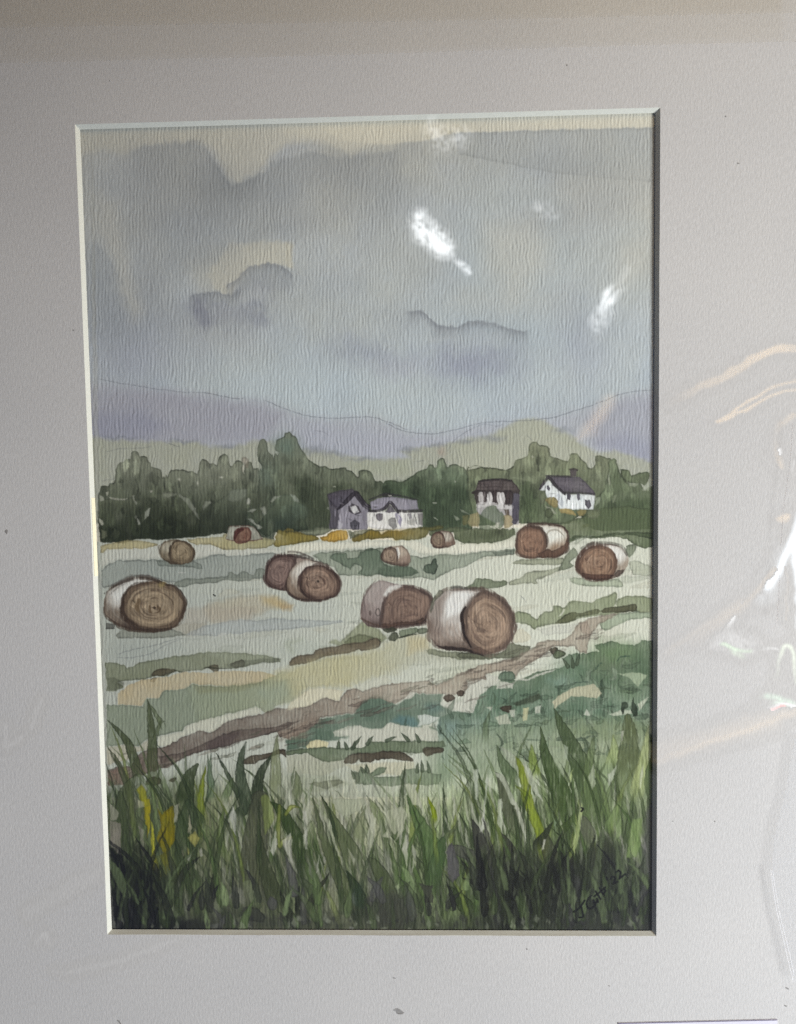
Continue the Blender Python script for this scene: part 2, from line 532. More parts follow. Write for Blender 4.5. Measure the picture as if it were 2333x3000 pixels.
TL4 = "a1 1475,285 1510,270 1515,235 1495,225 1490,190 1505,140 1560,110 1575,80 1620,70 a2 30,72 50,100 80,110 100,165 130,220 150,250 180,295 215,320 270,355 320,350 350,372 400,375 440,370 490,365 500,385 545,395 580,440 597,440 600,400 640,383 690,395 715,430 735,480 780,480 800,500 820,650 700,760 340,880 100,900 a1 1480,890"
ub = dict(edge=.42, ew=2.6, soft=1.2, wob=3.2, mot=.16, curve=2)
wash(TL1, (116, 120, 102), a=.95, col2=(72, 78, 60), lo=1380, hi=1490, key='tree#left', **ub)
wash(TL2, (117, 121, 103), a=.95, col2=(70, 77, 58), lo=1390, hi=1500, key='tree#round', **ub)
wash(TL4, (116, 122, 104), a=.95, col2=(80, 87, 66), lo=1290, hi=1480, key='tree#tall', **ub)
wash(TL3, (116, 121, 104), a=.95, col2=(78, 84, 66), lo=1290, hi=1480, key='tree#slim', **{**ub, 'edge': .26})
blob("a1 1580,190", 40, 30, (100, 118, 106), .6)
blob("a1 1440,440", 30, 40, (98, 114, 102), .5)
TR1 = "a2 800,500 840,475 900,478 960,490 1030,440 1100,395 1165,375 1175,345 1215,337 1225,365 1245,365 1248,310 1275,290 1308,290 1325,365 1350,345 1395,340 1440,355 1495,395 1510,600 1540,880 1100,880 1000,640 810,620"
TR2 = "a2 1493,395 1520,370 1560,353 1620,358 a3 60,385 95,358 140,350 200,362 280,370 370,382 440,350 455,310 500,290 555,270 560,200 590,155 630,153 655,180 700,185 740,210 745,270 800,290 890,318 905,265 940,248 975,260 1010,300 1040,335 1060,370 1090,375 1115,345 1115,275 1160,265 1210,290 1250,300 1230,420 1200,560 1100,640 900,830 500,830 0,860 a2 1500,880"
TR3 = "a3 1225,330 1250,300 1265,288 1290,300 1300,355 1330,430 1380,490 1430,505 1490,500 1530,560 1600,520 1600,880 1400,900 1100,880 1000,760 1110,640 1150,600 1190,540 1235,450"
TR4 = "a3 1325,385 1370,385 1392,395 1420,435 1480,410 1545,402 1562,420 1555,480 1520,517 1480,497 1400,497 1345,462"
wash(TR2, (128, 132, 106), a=.95, col2=(88, 98, 72), lo=1300, hi=1500, key='tree#broad', **ub)
wash(TR1, (120, 129, 106), a=.95, col2=(70, 84, 60), lo=1350, hi=1450, key='tree#dark', **ub)
wash(TR3, (106, 116, 88), a=.92, col2=(72, 84, 58), lo=1380, hi=1530, key='tree#pointed', **ub)
wash(TR4, (92, 102, 74), a=.9, key='tree#edge', **ub)
# darker wet colour worked into the trunks of the wood
for sp, c, a in [("a2 820,500 900,482 980,500 1060,450 1150,470 1180,600 1150,760 1050,640 820,600", (62, 74, 54), .55),
                 ("a2 1110,560 1220,500 1300,520 1380,470 1490,560 1520,740 1400,860 1130,860", (58, 70, 50), .62),
                 ("a2 1180,380 1350,360 1460,420 1400,500 1250,480", (108, 124, 100), .4),
                 ("a2 90,480 200,460 330,540 345,720 350,880 160,890 60,800", (64, 72, 54), .7),
                 ("a2 390,540 420,505 470,515 490,500 525,530 560,560 400,570", (52, 60, 42), .85),
                 ("a3 500,500 560,480 620,530 650,640 640,780 500,830 490,640", (70, 82, 56), .7),
                 ("a3 1150,700 1300,640 1590,620 1590,880 1200,880", (74, 88, 60), .5),
                 ("a3 1240,360 1300,360 1330,470 1380,560 1250,600 1230,460", (80, 92, 64), .5),
                 ("a1 30,690 200,650 340,690 360,840 420,800 560,700 860,800 860,950 40,980", (46, 52, 36), .75),
                 ("a1 880,760 1100,700 1280,760 1350,880 1100,890 880,940", (48, 54, 40), .75)]:
    wash(sp, c, a=a, edge=0, soft=12, wob=10, mot=.3, streak=.12)
# bushes along the front of the wood
FB = dict(edge=.24, ew=2.6, soft=1.5, wob=5, mot=.3, curve=2)
wash("a1 30,660 60,632 130,625 240,632 320,608 348,660 340,740 355,830 330,985 240,998 150,985 40,985", (92, 97, 78), a=.7, col2=(46, 52, 36), lo=1470, hi=1560, key='bush#hedge_left', **FB)
wash("a1 400,800 440,700 455,640 470,590 560,575 690,582 770,622 830,700 868,800 860,945 700,957 560,965 450,980 360,970 390,860", (96, 101, 82), a=.8, col2=(46, 52, 36), lo=1450, hi=1560, key='bush#arched', **FB)
wash("a1 868,800 880,690 905,640 945,632 1000,645 1080,600 1110,565 1135,540 1210,538 1250,547 1250,600 1290,650 1290,700 1330,800 1350,880 1100,905 950,938 860,945", (104, 110, 92), a=.8, col2=(50, 56, 42), lo=1440, hi=1550, key='bush#flat_topped', **FB)
wash("a1 1400,760 1450,655 1485,600 1540,597 1620,590 a2 60,600 110,660 165,690 180,760 160,800 180,880 110,890 0,900 a1 1500,900 1480,960 1390,950 1340,880", (98, 108, 88), a=.8, col2=(54, 63, 48), lo=1460, hi=1550, key='bush#right_of_bales', **FB)
blob("a1 1560,820", 34, 22, (50, 62, 54), .6)
blob("a1 1670,740", 26, 26, (104, 120, 104), .5)
blob("a1 180,760", 22, 26, (104, 108, 92), .55)
blob("a1 790,800", 16, 22, (96, 100, 82), .6)
blob("a1 620,800", 60, 40, (36, 42, 26), .4)
WOODS = np.isin(L, [i for i, k in enumerate(PARTS) if k.startswith(('tree', 'bush'))])
before = C.copy()
rt = np.random.default_rng(41)
for k in range(900):
    bx, by = rt.uniform(285, 1925), rt.uniform(1330, 1575)
    r_ = int(np.clip(np.searchsorted(rYmin, by), 0, NR - 1))
    c_ = int(np.clip(np.searchsorted(cXmin, bx), 0, NC - 1))
    if not WOODS[r_, c_]:
        continue
    v = (by - 1330) / 245
    if rt.random() < .46 + .12 * (bx > 1500):
        c = C[r_, c_] * rt.uniform(1.1, 1.5) + rt.uniform(2, 10)
    else:
        c = C[r_, c_] * rt.uniform(.7, .94)
    w_, h_ = rt.uniform(4, 13), rt.uniform(9, 34)
    n_ = 7
    t_ = np.arange(n_) / n_ * 2 * np.pi
    p = np.stack([bx + w_ * np.cos(t_) * rt.uniform(.6, 1.2, n_), by + h_ * np.sin(t_) * rt.uniform(.6, 1.2, n_)], 1)
    wash(p, c, a=rt.uniform(.18, .5), edge=rt.choice([0, 0, .15]), soft=rt.choice([2, 5, 8]), wob=9, mot=.3, streak=.2)
C[~WOODS] = before[~WOODS]
# paper showing through between the brush marks
FL = dict(edge=.18, ew=2, soft=1.2, wob=4.5, mot=.2)
for sp, c, a in [("a1 85,568 110,566 108,592 92,605", (172, 172, 154), .8), ("a1 105,612 190,622 270,628 230,638 130,632", (176, 176, 160), .75),
                 ("a1 30,600 60,610 75,640 40,650", (168, 170, 154), .8), ("a1 305,605 325,600 330,640 348,655 340,680 320,640", (160, 162, 146), .7),
                 ("a1 398,795 410,740 440,710 462,705 440,765", (150, 154, 140), .8), ("a1 452,556 478,556 472,572 456,578", (176, 174, 160), .8),
                 ("a1 345,785 360,800 370,832 355,835", (158, 160, 148), .8), ("a1 330,760 345,770 340,800 325,775", (150, 152, 138), .6),
                 ("a1 545,578 700,582 640,610 600,625 560,612", (132, 136, 118), .6), ("a1 690,585 770,622 825,695 868,795 850,780 800,720 740,650 690,610", (140, 144, 130), .62),
                 ("a1 880,690 905,640 945,634 960,655 930,690 890,720", (140, 144, 128), .65), ("a1 1110,568 1135,541 1212,539 1250,548 1250,610 1215,640 1140,650 1090,630", (118, 124, 108), .7),
                 ("a1 1268,620 1288,640 1285,672 1255,668", (172, 174, 160), .85), ("a1 1262,732 1300,710 1338,706 1310,738", (150, 154, 140), .8),
                 ("a1 1370,704 1410,686 1422,740 1406,764", (146, 150, 136), .8), ("a1 1450,655 1485,602 1540,599 1510,620 1470,655", (150, 154, 138), .7),
                 ("a1 1615,585 1650,590 1690,640 1650,650", (140, 146, 132), .7), ("a1 1262,790 1310,800 1340,835 1390,862 1350,876 1300,820", (154, 158, 144), .8),
                 ("a1 30,790 60,810 70,840 45,850", (176, 176, 160), .8), ("a1 50,880 95,900 100,940 50,960", (120, 122, 100), .6),
                 ("a2 30,590 60,600 110,655 60,650", (140, 148, 132), .7), ("a2 390,525 408,525 405,536 388,536", (190, 190, 172), .8),
                 ("a2 1210,652 1238,655 1236,666 1212,666", (190, 192, 176), .8), ("a2 1225,780 1252,795 1248,802 1226,790", (190, 192, 176), .7),
                 ("a2 1398,476 1412,478 1412,490 1398,490", (180, 182, 166), .7), ("a3 592,272 606,274 604,290 594,288", (180, 180, 160), .8),
                 ("a3 1228,460 1245,450 1240,510 1228,515", (160, 164, 140), .8), ("a3 1265,600 1290,590 1282,650 1262,660", (140, 148, 120), .7),
                 ("a3 1395,500 1440,490 1480,500 1450,530 1400,520", (150, 156, 134), .7), ("a3 1510,530 1560,480 1590,475 1560,560 1510,560", (158, 164, 144), .75),
                 ("a3 415,445 440,430 530,455 545,415 570,420 610,460 615,500 500,470 430,465", (132, 140, 112), .6),
                 ("a3 1115,615 1160,610 1150,660 1110,690", (150, 158, 136), .7), ("a3 700,690 760,700 800,740 740,750", (166, 168, 148), .7),
                 ("a3 690,740 790,755 800,800 700,800", (110, 120, 92), .5), ("a3 1010,850 1075,825 1065,855 1020,875", (176, 158, 98), .75),
                 ("a3 1095,800 1130,780 1110,805", (178, 180, 160), .8), ("a3 975,820 985,815 990,850 978,850", (180, 182, 164), .7),
                 ("a3 1450,830 1550,815 1540,828 1460,840", (150, 158, 136), .6), ("a2 1385,760 1420,770 1430,800 1400,810", (150, 156, 136), .7),
                 ("a2 1435,710 1475,730 1520,760 1450,740", (158, 164, 146), .6), ("a2 340,695 355,698 352,716 340,712", (170, 172, 158), .7)]:
    wash(sp, c, a=a, **FL)
blob("a1 1045,450", 5, 3, (190, 190, 176), .9, wob=4)
blob("a1 696,470", 5, 4, (180, 180, 164), .8, wob=4)
blob("a1 850,500", 3, 6, (180, 180, 164), .8, wob=4)
stroke("a1 1226,350 1224,415", 4, (176, 172, 156), a=.8, edge=0)
wash("a1 1215,290 1240,278 1265,300 1275,330 1265,370 1245,372 1235,340 1218,320", (140, 124, 108), a=.35, edge=.25, curve=2, wob=2)

# ------------------------------------------------------------------ fields
FLD = part('field')
wash("a1 10,985 240,998 320,962 400,960 560,965 850,945 1060,912 1380,950 1480,960 a2 0,925 300,960 540,975 860,970 1100,960 1200,930 1400,940 a3 0,990 300,980 450,870 900,900 1620,880 f 1420,1160 1420,1700 200,1700 200,1130", (164, 168, 157), a=1, edge=0, soft=2, wob=4, mot=.02, gran=.02,
     col2=(190, 192, 176), axis='x', lo=420, hi=1500, key='field')
for k in range(150):
    fx_, fy_ = rng.uniform(320, 1900), rng.uniform(1600, 2180)
    ln = rng.uniform(40, 170)
    sl_ = rng.normal(-.10, .08)
    cc = [(150, 156, 142), (140, 146, 128), (172, 168, 146), (196, 196, 182), (158, 160, 140)][rng.integers(5)]
    stroke(np.array([[fx_, fy_], [fx_ + ln * .5, fy_ + sl_ * ln * .5 + rng.normal(0, 3)], [fx_ + ln, fy_ + sl_ * ln]]), rng.uniform(5, 22), cc, a=rng.uniform(.15, .4), taper=(.3, 1, .8, .2), edge=.06, soft=3, wob=6, dry=rng.uniform(0, .5))
for sp, rx, ry, c, a in [("f 300,1290", 260, 60, (160, 166, 158), .5), ("f 500,1330", 200, 60, (168, 170, 162), .5), ("f 640,1300", 120, 40, (170, 176, 168), .5),
                         ("f 300,1390", 150, 40, (152, 158, 150), .6), ("f 650,1390", 120, 40, (164, 170, 158), .6), ("f 1200,1260", 160, 60, (182, 184, 166), .5),
                         ("f 1000,1440", 120, 40, (170, 172, 150), .6), ("f 1280,1350", 80, 40, (182, 180, 160), .5), ("f 880,1560", 140, 30, (170, 170, 152), .6)]:
    blob(sp, rx, ry, c, a, wob=24)
wash("b1 60,20 400,-20 1000,-10 1698,40 1698,70 1090,75 1060,55 830,100 520,105 200,112 120,135 50,170", (186, 186, 174), a=.6, edge=.05, soft=4, wob=5)
wash("a2 0,1020 270,985 560,985 1100,985 1200,1040 1400,990 1698,1000 1698,1060 1400,1075 1100,1080 1000,1020 760,1020 300,1050 0,1100", (202, 200, 182), a=.75, edge=.04, soft=4, wob=5)
wash("a3 0,1000 60,990 300,970 440,930 450,1020 300,1045 0,1075", (204, 202, 184), a=.8, edge=.05, soft=3, wob=5)
# the yellow bank under the wood
YB = dict(edge=.26, ew=3, soft=1.4, wob=5, mot=.28, curve=2)
wash("a1 45,1040 60,1015 150,990 320,965 420,985 520,1000 480,1030 360,1040 200,1042 100,1050 70,1080 48,1075", (164, 154, 112), a=.8, key='field_bank#left', **YB)
wash("a1 760,965 900,950 1050,940 1100,900 1380,950 1480,960 1480,1000 1420,1030 1300,1045 1180,1050 1050,1040 960,1010 820,1000", (166, 156, 116), a=.78, key='field_bank#middle', col2=(146, 140, 96), axis='x', lo=560, hi=800, **YB)
wash("a1 1480,1000 1520,880 1560,890 1600,870 1650,895 a2 0,895 110,905 230,930 270,960 200,985 100,1000 0,1012 a1 1600,1010 1520,1022", (128, 116, 58), a=.9, key='field_bank#ochre', **YB)
wash("a2 280,950 330,935 370,905 430,890 490,895 505,920 500,960 430,972 390,985 330,980 290,970", (172, 138, 58), a=.92, key='field_bank#gold', **YB)
wash("a2 535,965 560,930 640,905 680,880 760,890 780,920 840,890 940,895 1000,870 1080,870 1180,860 1290,845 1290,880 1180,900 1160,940 1100,960 1060,975 960,972 860,955 780,958 640,975 560,980", (112, 100, 46), a=.9, key='field_bank#olive', col2=(98, 96, 54), axis='x', lo=1080, hi=1280, **YB)
blob("a2 900,920", 50, 12, (136, 112, 46), .6)
blob("a2 710,915", 22, 10, (140, 116, 40), .5)
wash("a2 200,880 300,860 520,890 560,930 520,960 500,890 380,885 330,920 240,935 100,900", (112, 118, 96), a=.75, **YB)
wash("a2 540,905 640,880 900,880 820,890 700,890 600,930 540,950", (108, 110, 88), a=.6, **YB)
wash("a2 1180,900 1290,880 1400,860 1560,880 a3 100,870 360,880 455,880 440,930 300,985 200,990 0,1000 a2 1480,1000 1400,960 1380,900 1300,930 1200,940", (98, 106, 78), a=.9, key='bush#low_row', **YB)
blob("a3 200,930", 60, 18, (72, 80, 56), .6)
blob("a3 330,915", 16, 8, (54, 58, 40), .6)
wash("a3 800,840 1000,780 1200,700 1590,720 1600,1020 1440,1010 1380,960 1250,940 1080,960 960,950 900,1000 890,900", (92, 102, 72), a=.8, key='bush#right_bank', col2=(84, 96, 66), axis='x', lo=1650, hi=1900, **YB)
wash("a3 900,980 950,930 1100,940 1300,900 1590,910 1600,960 1380,920 1100,950 980,960", (66, 78, 52), a=.6, **YB)
wash("a3 940,985 1000,940 1100,930 1040,960 960,1000", (150, 158, 136), a=.5, **YB)

# bands across the field
B = dict(edge=.22, ew=3, soft=1.4, wob=5, mot=.2)
def band(sp, c, a=.8, key='field_band', **kw):
    global NBAND
    q = {**B, **kw}
    wash(sp, c, a=a, key=key, **q)
band("b1 50,200 120,140 200,118 520,115 830,110 960,75 1070,60 1090,80 1240,80 1340,65 1450,55 1500,60 1440,180 1420,270 1100,260 820,280 660,300 560,290 430,250 280,255 170,320 80,350 50,340", (140, 146, 138), .78, key='field_band#far_left')
band("b1 500,115 620,125 820,120 880,150 893,190 840,182 700,170 520,165", (116, 123, 113), .7, key='bale_shadow#far_left')
band("b1 650,320 690,280 780,268 900,262 1090,245 1100,220 1130,215 1180,240 1210,210 1255,205 1310,240 1330,195 1370,180 1400,195 1420,170 1425,270 1330,272 1210,295 1090,275 1000,305 820,310 740,338 660,338", (116, 122, 110), .75, key='field_band#hedge_row', curve=2)
for sp, c, a, sf in [("b1 680,210 750,212 755,222 690,222", (176, 178, 170), .8, 1.5),
                     ("b1 900,520 1000,460 1200,420 1350,405 1500,420 1580,470 1640,490 1620,525 1450,515 1350,570 1100,615 960,630", (166, 156, 132), .6, 12),
                     ("b1 1380,420 1500,425 1580,480 1500,520 1400,480", (172, 152, 104), .6, 14), ("b1 1520,490 1640,495 1625,530 1540,520", (168, 140, 92), .6, 10),
                     ("b1 760,520 1000,500 1320,520 1280,620 1000,630 820,640 740,640", (160, 152, 136), .55, 10),
                     ("b1 640,650 760,640 920,640 900,720 760,740 650,700", (148, 140, 122), .5, 6)]:
    wash(sp, c, a=a, edge=.05, soft=sf, wob=7)
band("b1 740,735 900,660 1150,610 1350,615 1500,600 b2 450,615 470,630 200,670 0,690 b1 1300,715 1100,732 1000,745", (154, 160, 158), .6, key='field_band#blue_grey', edge=.12)
wash("b1 1010,745 1050,718 1088,726 1040,748 920,772", (188, 190, 180), a=.8, edge=.1)
band("b1 170,740 210,705 190,680 300,690 450,705 640,690 760,735 560,762 190,768", (124, 127, 114), .75, key='bale_shadow#left', edge=.28)
wash("b1 88,635 160,640 158,690 88,690", (84, 84, 76), a=.75, edge=.25, wob=3)
band("b1 80,970 140,965 230,980 260,1010 380,960 560,930 720,910 900,880 1100,880 1250,890 1400,910 1540,930 1530,960 1400,965 1230,1000 1130,1020 1010,1010 880,1020 710,1045 660,1035 580,1080 470,1085 400,1110 300,1115 180,1132 c1 180,140 150,165 100,180 40,190 30,60 b1 80,1060", (118, 123, 98), .8, key='field_band#olive_left', edge=.2)
wash("b1 900,880 1100,880 1400,905 1500,930 1300,960 1100,960", (146, 152, 132), a=.5, edge=0, soft=12)
wash("b1 1700,780 b2 0,820 b1 1640,880 1600,800", (140, 146, 122), a=.5, edge=0, soft=16)
wash("c1 35,70 100,70 180,120 150,160 90,175 40,170", (86, 90, 70), a=.5, edge=.1, soft=4)
wash("c1 180,135 195,130 190,155 170,158", (186, 186, 170), a=.7, edge=0)
DK = dict(edge=.30, ew=2.6, soft=1.2, wob=4, mot=.2, curve=2)
for i, (sp, c) in enumerate([("b1 470,1050 520,1020 640,1018 665,1035 600,1060 560,1075 470,1078", (84, 77, 57)),
                             ("b1 930,1005 970,985 1020,985 1020,1035 995,1048 975,1030", (92, 86, 66)),
                             ("b1 1110,975 1215,940 1240,965 1230,1000 1150,1005", (102, 100, 82)),
                             ("c1 400,105 405,80 450,75 440,110", (100, 94, 72))]):
    wash(sp, c, a=.85, key='soil_mark#%d' % i, **DK)
wash("b1 1080,985 1230,950 1530,925 1530,955 1300,985 1120,1015", (100, 104, 88), a=.45, edge=.1, soft=3)
stroke("b1 900,1010 940,1005 1020,1015 1150,1020", 5, (52, 54, 40), a=.7, edge=0, dry=.2)
stroke("b1 590,1075 660,1032 720,1045 800,1025", 5, (60, 62, 46), a=.6, edge=0, dry=.2)
band("b2 350,800 400,760 440,790 500,740 560,690 640,620 700,660 760,690 840,760 790,800 700,830 560,840 440,830 360,810", (126, 131, 100), .7, key='field_band#olive_mid', soft=4)
band("b2 480,800 520,760 600,730 690,745 790,770 760,815 640,830 520,850", (98, 102, 74), .6, key='field_band#olive_mid', soft=3)
band("b2 25,985 40,940 100,900 225,890 240,860 330,845 440,825 560,800 650,790 690,770 740,760 790,790 760,830 700,860 600,860 520,885 400,900 280,925 210,965 120,975 40,993", (108, 98, 78), .88, key='field_band#brown_row', curve=2, edge=.3)
band("c1 130,200 200,140 340,90 470,75 560,60 620,35 760,25 900,25 1100,15 1300,20 1450,50 1380,110 1100,150 740,120 690,170 510,180 460,245 370,240 330,305 130,295", (172, 157, 122), .75, key='field_band#tan', edge=.05)
wash("b2 -170,1075 300,920 600,880 780,830 860,780 1000,740 1160,740 1200,830 1300,870 1640,940 1500,960 1100,960 800,1100 c2 860,40 500,140 200,165 60,260 -190,300", (170, 164, 124), a=.75, edge=.03, soft=16, wob=12,
     col2=(164, 165, 146), axis='x', lo=1020, hi=1250, key='field_band#yellow')
wash("b2 1000,760 1160,745 1190,850 1000,900", (178, 164, 122), a=.5, edge=0, soft=14)
GF = "c1 35,300 200,300 335,310 360,245 460,245 510,180 690,170 740,125 1000,150 1300,115 1500,20 1698,20 1698,200 1590,270 1500,285 1440,310 1420,345 1400,365 1350,370 1320,330 1270,310 1150,350 1000,380 870,410 800,445 700,465 660,515 500,545 380,580 300,640 180,625 40,640"
band(GF, (126, 135, 114), .88, key='field_band#green_left', col2=(146, 148, 112), axis='x', lo=560, hi=900, edge=.2, mot=.14, fadex=(700, 905))
band('c1 700,150 1000,150 1300,115 1698,60 1698,200 1590,270 1500,285 1440,310 1400,365 1320,330 1150,350 1000,380 800,440', (138, 146, 122), .6, key='field_band#green_left', edge=.1, soft=8, fadex=(820, 900))
wash("c1 740,120 1000,140 1300,110 1380,120 1100,190 800,200", (120, 118, 82), a=.35, edge=0, soft=8)
wash("c1 1300,200 1500,120 1560,220 1400,300", (142, 154, 138), a=.4, edge=0, soft=14)
wash("c1 300,350 500,300 700,330 600,480 340,520", (134, 142, 122), a=.3, edge=0, soft=14)
wash("c1 460,560 660,520 700,470 870,412 1150,355 1270,315 1320,335 1320,370 1170,400 1030,435 920,520 800,515 650,560 600,610 560,635 460,640", (180, 180, 162), a=.85, edge=.05, wob=4)
wash("c1 40,645 180,630 300,645 380,590 380,665 280,690 200,760 45,790", (166, 162, 142), a=.8, edge=.06, wob=4)
band("b2 220,75 300,50 700,20 780,15 1030,75 1100,90 1280,65 1400,70 1640,45 b3 0,60 100,50 270,40 450,15 455,60 300,80 180,100 60,160 b2 1360,200 1220,285 1130,260 960,265 760,240 620,250 430,240 390,180 270,130", (128, 137, 119), .75, key='field_band#far_right')
band("b2 355,95 390,60 500,55 510,100 600,80 620,40 740,20 790,60 790,130 870,165 1010,165 1100,220 950,255 760,235 700,250 590,230 620,180 570,150 530,190 480,165 400,130", (92, 106, 87), .72, key='field_band#grass_patch', curve=2)
wash("b2 760,180 1000,170 1100,220 950,258 760,235", (72, 86, 68), a=.4, edge=.05, soft=5)
band("b2 1135,190 1155,150 1190,145 1215,105 1240,100 1250,150 1240,210 1220,237 1150,220", (76, 88, 72), .85, key='bush#heart_shaped', curve=2, edge=.35)
band("b3 260,55 450,25 450,65 300,85", (104, 112, 98), .6, key='field_band#far_right')
for sp, c, a, k in [("b3 30,340 100,310 120,270 220,268 300,290 380,285 380,320 300,345 150,355", (104, 113, 88), .8, 'field_band#short_row'),
                    ("b3 400,320 410,290 500,260 560,210 700,205 830,170 830,200 740,240 630,280 640,310 500,310 420,330", (142, 146, 122), .75, 'field_band#pale_row'),
                    ("b3 440,130 520,110 660,110 850,100 855,150 740,160 460,155", (134, 138, 114), .75, 'bale_shadow#upper_right'),
                    ("b3 820,180 860,100 880,70 930,10 970,60 950,100 910,140 940,155 890,195 820,195", (118, 126, 103), .8, 'field_band#upright'),
                    ("b3 905,270 1000,265 1100,290 1300,270 1350,340 1250,335 1050,330 950,315", (148, 157, 133), .75, 'bale_shadow#far_right'),
                    ("b3 1400,125 1500,130 1590,170 1590,240 1430,235", (158, 163, 142), .7, 'field_band#right_edge'),
                    ("b3 1370,0 1450,-10 1460,30 1400,90 1380,60", (98, 108, 84), .7, 'bush#beside_bale'),
                    ("b3 440,560 490,535 560,555 620,605 640,600 690,545 760,540 770,495 830,500 860,510 900,465 1000,455 1090,470 1120,440 1210,415 1270,380 1300,395 1290,470 1310,430 1420,415 1590,430 1590,545 1400,545 1300,560 1000,590 940,620 800,645 700,655 620,690 560,650 440,630", (128, 136, 105), .82, 'field_band#olive_right'),
                    ("b3 1170,690 1170,600 1310,560 1590,545 1590,600 1400,610 1250,690", (134, 147, 121), .7, 'field_band#soft_green'),
                    ("b2 1180,850 1300,870 1640,910 1640,945 1400,935 1180,890", (112, 116, 92), .7, 'bale_shadow#front'),
                    ("b3 310,890 400,810 440,800 460,820 580,830 560,880 480,920 330,935 0,930 0,885", (98, 101, 80), .82, 'bale_shadow#front')]:
    band(sp, c, a, key=k, curve=2, edge=.24)
wash("b3 640,690 800,660 1000,640 900,720 700,740", (176, 176, 164), a=.5, edge=.06)
wash("b3 435,740 470,690 510,680 570,730 580,770 520,800 440,800", (190, 184, 160), a=.6, edge=.1, curve=2)
wash("b3 830,560 850,520 862,530 840,575 805,580", (190, 190, 172), a=.8, edge=0)
wash("b3 1270,500 1292,465 1296,495", (190, 190, 172), a=.8, edge=0)
wash("b3 1400,385 1420,350 1425,370 1405,390", (200, 200, 186), a=.8, edge=0)
pencil("b3 495,410 520,430 540,465", .35)
pencil("b1 180,900 300,860 500,820 560,800 700,760", .35)
pencil("b1 180,925 330,920 460,890 560,830 720,765", .28)
pencil("b1 975,402 988,412", .9, w=4, col=(40, 40, 36))
for sp, c, k in [("b3 1185,515 1380,490 1450,480 1460,540 1400,545 1330,550 1180,550", (84, 84, 61), 'soil_mark#5'),
                 ("b3 780,640 850,580 920,545 1000,550 1140,520 1140,560 960,585 950,610 830,645", (94, 97, 69), 'soil_mark#6')]:
    wash(sp, c, a=.85, key=k, **DK)
# green ridges nearer the front
wash("b3 1110,830 1180,800 1260,780 1310,800 1340,820 1450,820 1500,785 1600,785 1620,1132 c3 1600,820 1200,800 900,780 600,800 300,760 0,700 c2 1200,640 1250,500 1260,405 1400,350 1530,365 1600,230 1698,140 b3 330,1110 500,1100 640,1040 840,1005 880,960 840,930 900,900 1060,880 1150,880", (92, 108, 84), a=.86, edge=.2, wob=6, mot=.34, col2=(92, 114, 92), axis='y', lo=1950, hi=2080, key='field_band#green_ridge', gran=.1, fadeb=(2080, 2215))
for sp, rx, ry, c, a in [("b3 950,1020", 60, 40, (76, 104, 78), .6), ("b3 1300,880", 70, 30, (98, 124, 80), .6), ("b3 1500,980", 50, 50, (72, 94, 68), .6),
                         ("b3 1180,1000", 40, 30, (84, 100, 70), .5), ("c3 820,110", 40, 22, (120, 142, 126), .7), ("c3 300,220", 60, 30, (88, 112, 92), .6),
                         ("c3 550,470", 90, 24, (96, 118, 98), .6), ("c3 100,480", 60, 30, (110, 130, 116), .6), ("c3 900,400", 60, 40, (84, 102, 80), .5),
                         ("c3 1400,180", 40, 40, (96, 116, 84), .5), ("c3 1150,90", 40, 18, (78, 100, 74), .5)]:
    blob(sp, rx, ry, c, a, wob=16)
wash("c2 1490,110 1640,95 1690,60 1698,140 1600,230 1540,365 1420,350 1270,300 1380,280 1490,250", (182, 182, 168), a=.8, edge=.05, wob=5)
wash("c3 215,40 310,60 320,100 430,115 490,75 560,75 700,20 790,0 760,20 640,60 550,95 450,90 430,160 300,165 300,135 220,140 130,260 90,360 0,355 60,110", (180, 180, 166), a=.85, edge=.05, wob=5)
wash("c2 250,460 280,410 560,375 620,270 760,210 860,270 920,300 1060,200 1200,210 1300,215 1280,290 1400,350 1530,365 1600,400 1698,440 1500,600 1300,600 1250,500 1260,405 1190,450 1060,490 950,460 860,450 780,500 700,505 600,465 520,495 400,520 520,560 350,605 250,590 160,650 0,680 0,590", (90, 108, 90), a=.85, edge=.12, wob=7, soft=4, mot=.3, key='field_band#teal_ridge', fadex=(1290, 1400))
wash("c2 860,440 940,380 1060,400 1100,470 1040,490 960,460", (84, 118, 122), a=.55, edge=0, soft=9)
wash("c2 1150,300 1260,290 1300,340 1200,380", (84, 112, 112), a=.4, edge=0, soft=14)
wash("c2 700,220 860,220 880,400 650,420 600,300", (78, 98, 82), a=.4, edge=0, soft=16)
wash("c2 1250,420 1420,440 1440,600 1300,900 1260,600", (136, 158, 154), a=.5, edge=0, soft=22)
wash("c2 1150,600 1300,560 1500,520 1698,480 c3 400,420 1000,420 1640,420 1640,900 0,900 c2 1300,1000 1150,900", (124, 138, 112), a=.75, edge=0, soft=30, wob=16, mot=.35, streak=.25, col2=(118, 130, 96), axis='x', lo=1350, hi=1850)
